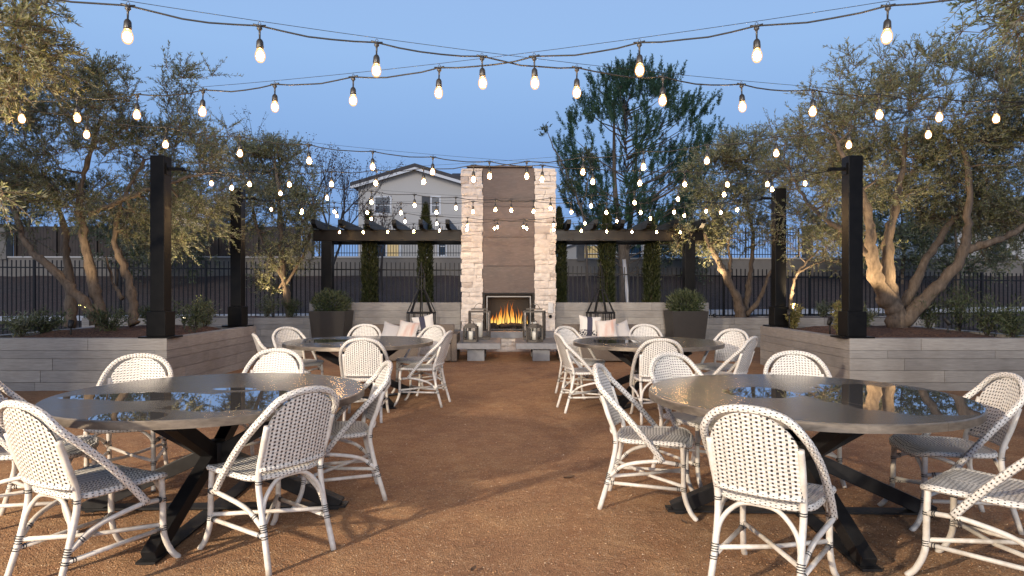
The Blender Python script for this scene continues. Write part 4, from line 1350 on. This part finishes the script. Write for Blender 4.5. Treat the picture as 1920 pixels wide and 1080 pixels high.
GP = 'low plants in the planters'
for k, (px, y, r, h, m, lab) in enumerate((
        (85, 9.75, .36, .42, 'shrub_leaf', 'small green shrub in front of the pale left trunk'), (205, 9.9, .42, .50, 'shrub_leaf', 'dark strappy plant at the foot of the left olive trunks'),
        (40, 9.5, .4, .35, 'olive_dark', 'low grey plant at the far left end of the left planter'), (365, 10.6, .42, .62, 'shrub_leaf', 'leafy shrub just right of the near left post'),
        (290, 11.2, .35, .45, 'shrub_leaf', 'low shrub behind the near left post'), (385, 11.5, .4, .45, 'olive_dark', 'grey-green plant at the back of the left planter'),
        (545, 16.25, .4, .45, 'shrub_leaf', 'grassy plant beside the black pot in the rear left planter'), (500, 16.3, .4, .5, 'olive_dark', 'grey shrub right of the second left post'),
        (1740, 10.7, .6, .75, 'shrub_leaf', 'bushy green plant right of the thick olive trunk'), (1850, 9.7, .55, .72, 'shrub_leaf', 'tall airy shrub at the right end of the right planter'),
        (1900, 9.35, .45, .45, 'shrub_leaf', 'low green plant at the outer right corner of the right planter'), (1800, 10.4, .55, .78, 'shrub_leaf', 'feathery shrub behind the lit garden spotlight'),
        (1620, 10.9, .3, .4, 'olive_dark', 'small grey plant between the near right post and the thick olive'), (1545, 16.3, .4, .4, 'olive_dark', 'grey plant in the rear right planter beyond the posts'))):
    p = at(px, y); p.z = HP + .0
    shrub('shrub', lab, p, r, h, m, 200 + k, 900, (.085, .014), .7, 12, GP)
# two pale uplit plants
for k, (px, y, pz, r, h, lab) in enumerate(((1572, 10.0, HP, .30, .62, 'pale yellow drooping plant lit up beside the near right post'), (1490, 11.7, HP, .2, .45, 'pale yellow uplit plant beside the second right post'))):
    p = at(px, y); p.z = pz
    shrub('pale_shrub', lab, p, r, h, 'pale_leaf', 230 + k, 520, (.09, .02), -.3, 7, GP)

# potted shrubs
for px, lab in ((622, 'square black tapered pot with a round shrub left of the left sofa'), (1285, 'square black tapered pot with a round shrub right of the right sofa')):
    p = at(px, 15.05); p.z = 0
    t_ = thing('flower_pot', lab, 'pot', p, 0, 'tall black pots by the back wall')
    b = MB()
    for (s0, z0, s1, z1) in ((.33, 0, .42, .93),):
        vs = [(sx * s0, sy * s0, z0) for sx, sy in ((-1, -1), (1, -1), (1, 1), (-1, 1))] + [(sx * s1, sy * s1, z1) for sx, sy in ((-1, -1), (1, -1), (1, 1), (-1, 1))] + [(sx * (s1 - .04), sy * (s1 - .04), z1) for sx, sy in ((-1, -1), (1, -1), (1, 1), (-1, 1))] + [(sx * (s1 - .05), sy * (s1 - .05), z1 - .12) for sx, sy in ((-1, -1), (1, -1), (1, 1), (-1, 1))]
        fs = [(3, 2, 1, 0)]
        for a in (0, 4, 8): fs += [(a + i, a + (i + 1) % 4, a + 4 + (i + 1) % 4, a + 4 + i) for i in range(4)]
        b.add(vs, fs)
    b.build('pot_body', 'pot_metal', t_, .006)
    b = MB(); b.box((0, 0, .82), (.74, .74, .04)); b.build('soil', 'mulch', t_)
    g = np.random.default_rng(int(px)); n = 2600
    u = unit(g, n); rr = g.uniform(.5, 1.05, n)
    P = u * rr[:, None] * np.array([.42, .42, .30]) + np.array([0, 0, 1.10]); P = P[P[:, 2] > .84]
    D = (P - np.array([0, 0, .95])) + unit(g, len(P)) * .25 + np.array([0, 0, .15])
    f_ = obj('shrub', leaf_mesh('shrub', P, D, g.uniform(.05, .11, len(P)), g.uniform(.014, .024, len(P)), 'shrub_leaf', 3), t_)
    b = MB()
    for k in range(14):
        a = g.uniform(0, 6.28); b.tube([(0, 0, .83), (.12 * math.cos(a), .12 * math.sin(a), 1.0), (.34 * math.cos(a), .34 * math.sin(a), 1.1 + .2 * g.random())], [.012, .008, .003], 5, cap=False)
    b.build('stem', 'twig', t_)

# garden spotlights
def garden_spot(px, py, y, target, energy, label, lit=True, angle=70):
    p = at(px, y, py)
    t_ = thing('garden_spotlight', label, 'spotlight', (p.x, p.y, HP - .03), 0, 'small spike spotlights in the planters')
    zt = p.z - (HP - .03)
    d = (Vector(target) - p).normalized()
    b = MB(); b.tube([(0, 0, -.05), (0, 0, zt)], .012, 8); b.build('spike', 'rubber_black', t_)
    q = d.to_track_quat('Z', 'Y').to_matrix()
    b = MB()
    b.lathe([(.0, -.07), (.028, -.065), (.036, -.02), (.042, .05), (.036, .052), (.034, .036), (0, .036)], 14)
    b.v = [tuple(q @ Vector(v_) + Vector((0, 0, zt))) for v_ in b.v]
    hd = b.build('lamp_head', 'rubber_black', t_)
    b = MB(); b.lathe([(.0335, .038), (.0, .0385)], 14)
    b.v = [tuple(q @ Vector(v_) + Vector((0, 0, zt))) for v_ in b.v]
    b.build('lens', 'spot_lens', hd)
    spot('garden_spot_beam', p + d * .07, target, energy, angle, .03, (1, .72, .40), .7)
garden_spot(1777, 602, 9.75, tuple(at(1655, 10.6, 430)), 330, 'lit spike spotlight in the mulch right of the thick olive')
garden_spot(1480, 586, 11.6, tuple(at(1525, 12.2, 440)), 260, 'lit spike spotlight beside the second right post')
garden_spot(1556, 602, 10.2, tuple(at(1635, 10.6, 400)), 300, 'dark spike spotlight left of the near right post')
garden_spot(133, 607, 9.6, tuple(at(190, 10.5, 380)), 200, 'dark spike spotlight before the pale left trunk')
garden_spot(1340, 592, 15.97, tuple(at(1308, 16.25, 450)), 950, 'spike spotlight under the forked rear olive')
garden_spot(345, 600, 11.0, tuple(at(380, 10.3, 380)), 520, 'spike spotlight behind the shrub by the near left post')
garden_spot(512, 592, 15.97, tuple(at(522, 16.4, 360)), 260, 'added spike spotlight brightening the dense grey-green tree from its foot')  # lamp added to lift the rear left crown
spot('bough_uplight', (-4.9, 3.6, .9), (-4.6, 5.3, 2.7), 380, 75, .04, (1, .74, .42), .7)

# ------------------------------------------------------------------ obelisk candle stands
def obelisk(px, label):
    p = at(px, 15.0); p.z = 0
    t_ = thing('iron_obelisk', label, 'garden obelisk', p, .2, 'black iron obelisks by the back wall')
    r = .33
    b = MB()
    for k in range(12):
        a = 2 * PI * k / 12; b.bar((r * math.cos(a), r * math.sin(a), 0), (r * math.cos(a), r * math.sin(a), .9), .022, .022)
    b.build('cage', 'iron', t_)
    for z, rr in ((.02, r), (.62, r), (.885, r), (1.42, .085), (1.72, .085)):
        b = MB(); b.tube([(rr * math.cos(2 * PI * k / 24), rr * math.sin(2 * PI * k / 24), z) for k in range(24)], .017 if rr > .1 else .012, 6, closed=True); b.build('ring', 'iron', t_)
    b = MB()
    for k in range(8):
        a = 2 * PI * k / 8
        b.bar((r * math.cos(a), r * math.sin(a), .89), (.085 * math.cos(a), .085 * math.sin(a), 1.42), .024, .024)
        b.bar((.085 * math.cos(a), .085 * math.sin(a), 1.42), (.085 * math.cos(a), .085 * math.sin(a), 1.72), .016, .016)
        b.bar((.085 * math.cos(a), .085 * math.sin(a), 1.72), (.01 * math.cos(a), .01 * math.sin(a), 2.02), .014, .014)
    b.build('spire', 'iron', t_)
    b = MB(); b.lathe([(0, -.03), (.022, 0), (.012, .03), (.0, .07)], 10); b.build('finial', 'iron', t_, 0, (0, 0, 2.03))
obelisk(790, 'black iron obelisk cage behind the pillows of the left sofa')
obelisk(1126, 'black iron obelisk cage behind the pillows of the right sofa')

# ------------------------------------------------------------------ wicker sofas with pillows
def pillow(loc, size, rot, m, label, band=None):
    n = 12
    b = MB()
    for s in (-1, 1):
        vs = []
        for j in range(n + 1):
            for i in range(n + 1):
                u, v = i / n * 2 - 1, j / n * 2 - 1
                pinch = 1 - .10 * (1 - abs(u) ** 2) * abs(v) ** 3 - .10 * (1 - abs(v) ** 2) * abs(u) ** 3
                fat = ((1 - u ** 4) * (1 - v ** 4)) ** .6
                pin2 = 1 - .1 * (1 - (u * v) ** 2)
                vs.append((u * size / 2 * pin2, s * .085 * fat + .004 * noise.noise(Vector((u * 3, v * 3, s))), v * size / 2 * pin2))
        fs = [(j * (n + 1) + i, j * (n + 1) + i + 1, (j + 1) * (n + 1) + i + 1, (j + 1) * (n + 1) + i) for j in range(n) for i in range(n)]
        b.add(vs, fs if s < 0 else [tuple(reversed(f)) for f in fs], 0, None, True)
    o = b.build('throw_pillow', m, None, 0, loc); o.rotation_euler = rot
    tag(o, label, 'pillow', 'throw pillows on the wicker sofas')
    return o


def sofa(sx, label):
    t_ = thing('wicker_sofa', label, 'sofa', (sx * 2.0, 12.95, 0), 0, 'low wicker sofas by the hearth')
    w_ = 1.75
    b = MB(); b.box((0, -.02, .19), (w_, .78, .34)); b.build('seat_base', 'wicker', t_, .02)
    b = MB(); b.box((0, .42, .36), (w_, .10, .68)); b.build('backrest', 'wicker', t_, .02)
    for s in (-1, 1):
        b = MB(); b.box((s * (w_ / 2 + .06), .03, .28), (.11, .88, .54)); b.build('armrest', 'wicker', t_, .02)
    for s in (-1, 1):
        b = MB(); b.box((s * w_ / 4, -.04, .425), (w_ / 2 - .015, .74, .12)); b.build('seat_cushion', 'cushion', t_, .03)
sofa(-1, 'low wicker sofa with pillows behind the far left table')
sofa(1, 'low wicker sofa with pillows behind the far right table')
def PL(px, py, y, s, rx, ry, rz, m, lab):
    pillow(at(px, y, py), s, (rx, ry, rz), m, lab)
PL(795, 611, 13.1, .44, -.25, -.18, .15, 'pillow_print', 'white throw pillow with a dark stripe, tilted at the right of the left sofa')
PL(764, 621, 12.9, .43, -.4, .12, -.25, 'pillow_blush', 'cream and blush throw pillow in the middle of the left sofa')
PL(735, 624, 13.0, .42, -.5, .3, .2, 'cushion', 'plain grey throw pillow at the left of the left sofa')
PL(1106, 613, 13.05, .46, -.25, .08, .1, 'pillow_print', 'white throw pillow with a dark band and floral foot on the right sofa')
PL(1137, 618, 12.85, .42, -.35, -.1, -.15, 'pillow_blush', 'cream and blush throw pillow in front on the right sofa')
PL(1163, 622, 13.0, .42, -.5, -.35, -.2, 'cushion', 'plain grey throw pillow slumped at the right of the right sofa')

# ------------------------------------------------------------------ tables
HTB = .755
def dining_table(x, y, topmat, seam, label, spin):
    t_ = thing('dining_table', label, 'table', (x, y, 0), 0, 'round zinc-topped dining tables')
    Rr = .935
    for s in (0, 1):
        b = MB()
        n = 48
        a0 = seam + PI * s
        ang = [a0 + PI * k / n for k in range(n + 1)]
        nx, ny = -math.sin(a0 + 0), math.cos(a0 + 0)
        off = Vector((-math.sin(a0), math.cos(a0))) * .0012
        out = [(Rr * math.cos(a) + off.x, Rr * math.sin(a) + off.y) for a in ang]
        # small rounded top edge
        rings = [(1.0, HTB - .046), (1.0, HTB - .006), (.9965, HTB - .001), (.993, HTB)]
        vs = []
        for f, z in rings:
            vs += [((px_ - off.x) * f + off.x, (py_ - off.y) * f + off.y, z) for px_, py_ in out]
        m_ = n + 1
        fs, mi = [], []
        for k in range(3):
            for i in range(n):
                b_ = (k * m_ + i, k * m_ + i + 1, (k + 1) * m_ + i + 1, (k + 1) * m_ + i)
                fs.append(b_); mi.append(1)
            fs.append((k * m_ + n, k * m_, (k + 1) * m_, (k + 1) * m_ + n)); mi.append(1)
        fs.append(tuple(3 * m_ + i for i in range(m_))); mi.append(0)
        fs.append(tuple(reversed(range(m_)))); mi.append(1)
        for f, q in zip(fs, mi): b.f.append(f); b.mi.append(q); b.uv.append(None); b.smooth.append(False)
        b.v = vs
        b.build('tabletop', [topmat, 'zinc_edge'], t_)
    b = MB(); b.prism([(.62 * math.cos(2 * PI * k / 32), .62 * math.sin(2 * PI * k / 32)) for k in range(32)], HTB - .085, HTB - .057); b.build('apron', 'iron', t_)
    for k in range(4):
        a = spin + PI / 2 * k
        d = Vector((math.cos(a), math.sin(a), 0))
        b = MB()
        b.bar(d * .80 + Vector((0, 0, .02)), d * .02 + Vector((0, 0, .37)), .075, .085)
        b.bar(d * .02 + Vector((0, 0, .36)), d * .56 + Vector((0, 0, HTB - .09)), .075, .085)
        b.build('leg', 'iron', t_, .004)
    b = MB(); b.lathe([(.065, .30), (.07, .31), (.07, .43), (.065, .44)], 14, (0, 0, 0)); b.build('hub', 'iron', t_)
    for k in range(2):
        a = spin + PI / 2 * k
        d = Vector((math.cos(a), math.sin(a), 0))
        b = MB(); b.bar(d * -.84 + Vector((0, 0, .009 + .013 * k)), d * .84 + Vector((0, 0, .009 + .013 * k)), .10, .012); b.build('floor_bar', 'iron', t_)
dining_table(-1.88, 4.10, 'zinc_wet_a', R(50), 'round zinc table with puddles on the near left, hemmed in by six chairs', R(-88))
dining_table(1.84, 4.02, 'zinc_wet_b', R(110), 'round zinc table with a mirror-like puddle on the near right', R(-92))
dining_table(-1.905, 8.2, 'zinc', R(75), 'round zinc table in the far left group, before the left sofa', R(-50))
dining_table(1.765, 8.13, 'zinc', R(95), 'round zinc table in the far right group, before the right sofa', R(-128))

# ------------------------------------------------------------------ rattan bistro chair
def make_chair():
    t_ = thing('bistro_chair', 'x', 'chair', (0, 0, 0), 0, 'white rattan bistro chairs around the tables')
    sm = lambda pts, n=7: spline(pts, n)
    yback = lambda z: -.225 - .30 * (z - .45)          # rake of the back
    # seat
    b = MB()
    nx, ny = 14, 14
    def hw(y):      # half width at y
        s = (y + .225) / .455
        w0 = .205 + .03 * s
        e = 0
        if s > .80: e = 1 - math.sqrt(max(0, 1 - ((s - .80) / .20) ** 2))
        if s < .22: e = 1 - math.sqrt(max(0, 1 - ((.22 - s) / .22) ** 2))
        return w0 - e * .10
    def seat_z(x, y):
        s = (y + .225) / .455
        return .462 - .010 * (1 - (x / .24) ** 2) * math.sin(PI * min(1, max(0, s))) + .008 * s - .030 * max(0, (s - .84) / .16) ** 2
    for side in (0, 1):
        vs, uvs = [], []
        for j in range(ny + 1):
            y = -.225 + .455 * j / ny
            for i in range(nx + 1):
                x = hw(y) * (i / nx * 2 - 1)
                vs.append((x, y, seat_z(x, y) - side * .022))
        fs = [(j * (nx + 1) + i, j * (nx + 1) + i + 1, (j + 1) * (nx + 1) + i + 1, (j + 1) * (nx + 1) + i) for j in range(ny) for i in range(nx)]
        if side: fs = [tuple(reversed(f)) for f in fs]
        b.add(vs, fs, 0, [[(vs[k][0], vs[k][1]) for k in f] for f in fs], True)
    rim = []
    ysl = [-.225 + .455 * k / 18 for k in range(19)]
    rim = [(hw(y), y, seat_z(hw(y), y) - .011) for y in ysl] + [(-hw(y), y, seat_z(-hw(y), y) - .011) for y in reversed(ysl)]
    b.tube(rim, .0165, 8, 1, closed=True, uv=True)
    seat = b.build('seat', ['weave_seat', 'weave_rim'], t_)
    # back panel
    b = MB()
    def bw(z):
        return .192 if z < .70 else .192 * math.sqrt(max(0, 1 - ((z - .70) / .178) ** 2))
    nz = 22
    zl = [.505 + .372 * (1 - (1 - k / nz) ** 1.35) for k in range(nz + 1)]
    for side in (0, 1):
        vs = []
        for z in zl:
            w_ = max(.012, bw(z))
            for i in range(nx + 1):
                x = w_ * (i / nx * 2 - 1)
                yy = yback(z) - .028 * (1 - (x / .192) ** 2) + (.006 if side == 0 else -.006)
                vs.append((x, yy, z))
        fs = [(j * (nx + 1) + i, j * (nx + 1) + i + 1, (j + 1) * (nx + 1) + i + 1, (j + 1) * (nx + 1) + i) for j in range(nz) for i in range(nx)]
        if side == 0: fs = [tuple(reversed(f)) for f in fs]
        b.add(vs, fs, side, [[(vs[k][0], vs[k][2]) for k in f] for f in fs], True)
    # wrapped lower edge of the panel
    b.tube([(x, yback(.505) - .028 * (1 - (x / .192) ** 2), .502) for x in [(-.195 + .39 * k / 10) for k in range(11)]], .014, 8, 2, uv=True)
    b.build('backrest', ['weave_front', 'weave_back', 'weave_rim'], t_)
    # dark bindings are wound round the legs and rails themselves
    def bind(b, c, ax, r, n=3, gap=.011):
        c, ax = Vector(c), Vector(ax).normalized()
        u = ax.orthogonal().normalized(); v = ax.cross(u)
        for k in range(n):
            o_ = c + ax * (k - (n - 1) / 2) * gap
            b.tube([o_ + (u * math.cos(2 * PI * i / 12) + v * math.sin(2 * PI * i / 12)) * r for i in range(12)], .0026, 5, 1, closed=True)
    # rear legs that run up into the back
    for s in (-1, 1):
        b = MB()
        b.tube(sm([(s * .195, -.325, .0), (s * .185, -.255, .25), (s * .188, -.222, .45), (s * .196, yback(.62) + .002, .62), (s * .196, yback(.73), .73)]), .0155, 9)
        bind(b, (s * .187, -.266, .215), (0, .25, 1), .0165, 4); bind(b, (s * .190, -.278, .172), (0, .25, 1), .0163, 2); bind(b, (s * .1865, -.226, .435), (0, .05, 1), .0163, 2)
        b.build('leg', ['rattan', 'binding'], t_)
        b = MB(); b.tube(sm([(s * .20, .19, .452), (s * .205, .195, .30), (s * .207, .20, .15), (s * .215, .235, .05), (s * .222, .275, .0)]), .0155, 9)
        bind(b, (s * .205, .195, .325), (0, 0, 1), .0163, 2); bind(b, (s * .2065, .199, .18), (0, .05, 1), .0163, 3); b.build('leg', ['rattan', 'binding'], t_)
    # hoop: arch over the back, sloping forward as arms down to the side arches
    b = MB()
    arch = []
    right = [(.248, .075, .352), (.252, -.02, .47), (.250, -.135, .60), (.240, -.235, .70), (.215, -.318, .785)]
    topz = [(.16, -.352, .852), (.085, -.372, .884), (0, -.380, .893)]
    half = right + topz
    full = half + [(-x, y, z) for x, y, z in reversed(half[:-1])]
    b.tube(sm(full, 6), .0185, 10, 0, uv=True)
    b.build('hoop_arm', 'weave_rim', t_)
    # side arches, side rails, cross rails, back and front arches
    for s in (-1, 1):
        b = MB(); b.tube(sm([(s * .190, -.262, .215), (s * .215, -.16, .30), (s * .245, .01, .345), (s * .243, .10, .345), (s * .207, .195, .325)]), .0125, 8)
        bind(b, (s * .226, .155, .335), (-s * .3, 1, -.15), .0134, 2); bind(b, (s * .203, -.21, .262), (s * .3, 1, .8), .0134, 2); bind(b, (s * .245, .055, .3465), (0, 1, 0), .0134, 3); b.build('side_arch', ['rattan', 'binding'], t_)
        b = MB(); b.tube([(s * .190, -.275, .175), (s * .206, .198, .175)], .0115, 8)
        bind(b, (s * .205, .165, .175), (0, 1, 0), .0122, 2); bind(b, (s * .191, -.242, .175), (0, 1, 0), .0122, 2); b.build('side_rail', ['rattan', 'binding'], t_)
        b = MB(); b.tube([(s * .186, -.262, .215), (s * 0, -.03, .195 + .006 * s), (-s * .204, .197, .195)], .0115, 8); b.build('cross_rail', 'rattan', t_)
    b = MB(); b.tube(sm([(-.186, -.258, .22), (-.165, -.24, .34), (-.09, -.228, .425), (0, -.226, .44), (.09, -.228, .425), (.165, -.24, .34), (.186, -.258, .22)]), .0115, 8); b.build('back_arch', 'rattan', t_)
    b = MB(); b.tube(sm([(-.205, .195, .27), (-.19, .20, .36), (-.10, .205, .43), (0, .207, .44), (.10, .205, .43), (.19, .20, .36), (.205, .195, .27)]), .0115, 8); b.build('front_arch', 'rattan', t_)
    return t_


chair0 = make_chair()
CH = [  # x, y, facing, label
    (-2.05, 3.21, (.418, .908), 'white rattan chair nearest the photographer at the outer corner of the near left table'),
    (-1.32, 3.49, (-.806, .592), 'white rattan chair at the near left table, turning its back to the aisle'),
    (-2.80, 3.86, (.98, .2), 'white rattan chair cut by the left edge of the view'),
    (-2.77, 4.66, (.3, -.95), 'white rattan chair behind the near left table, in front of the planter shadow'),
    (-1.96, 5.12, (.05, -1), 'white rattan chair behind the near left table, closest to the far left table'),
    (-1.19, 4.35, (-.944, -.33), 'white rattan chair at the aisle side of the near left table, facing left'),
    (1.267, 3.06, (.615, .789), 'white rattan chair nearest the photographer at the near right table, dotted back towards us'),
    (.954, 4.19, (.95, -.307), 'white rattan chair at the aisle side of the near right table, facing right'),
    (1.43, 4.75, (.42, -.91), 'white rattan chair with a chevron-striped back, tucked behind the near right table'),
    (2.24, 4.86, (-.25, -.97), 'white rattan chair behind the near right table, its rounded back against the planter'),
    (2.66, 3.92, (-.99, .15), 'white rattan chair right of the near right table, facing left'),
    (2.307, 3.08, (-.641, .767), 'white rattan chair cut by the right edge of the view, seat towards the puddled table'),
    (-1.57, 7.07, (-.1, .995), 'white rattan chair turning its back to us at the far left table'),
    (-1.085, 7.905, (-.986, .168), 'white rattan chair at the aisle side of the far left table, seen from its side'),
    (-1.25, 8.85, (-.55, -.83), 'white rattan chair at the far left table next to the left hearth bench'),
    (-2.09, 9.08, (.05, -1), 'white rattan chair behind the far left table, in front of the black pot'),
    (-2.76, 8.5, (.75, -.66), 'white rattan chair with a broad back at the outer end of the far left table'),
    (-2.60, 7.55, (.87, .45), 'white rattan chair seen edge-on at the outer left of the far left table'),
    (1.6, 6.99, (.05, 1), 'white rattan chair turning its back to us at the far right table'),
    (.94, 7.556, (.988, .155), 'white rattan chair at the aisle side of the far right table, seen from its side'),
    (1.0, 8.6, (.6, -.8), 'white rattan chair at the far right table next to the right hearth bench'),
    (1.99, 9.07, (-.05, -1), 'white rattan chair behind the far right table, next to the black pot'),
    (2.65, 8.05, (-.75, -.66), 'white rattan chair with a broad back at the outer end of the far right table'),
    (2.36, 7.15, (-.78, .62), 'white rattan chair seen edge-on at the outer right of the far right table'),
]
for i, (x, y, f, lab) in enumerate(CH):
    o = chair0 if i == 0 else copy_tree(chair0)
    o.location = (x, y, patio_h(x, y))
    o.rotation_euler = (0, 0, math.atan2(-f[0], f[1]))
    o['label'] = lab
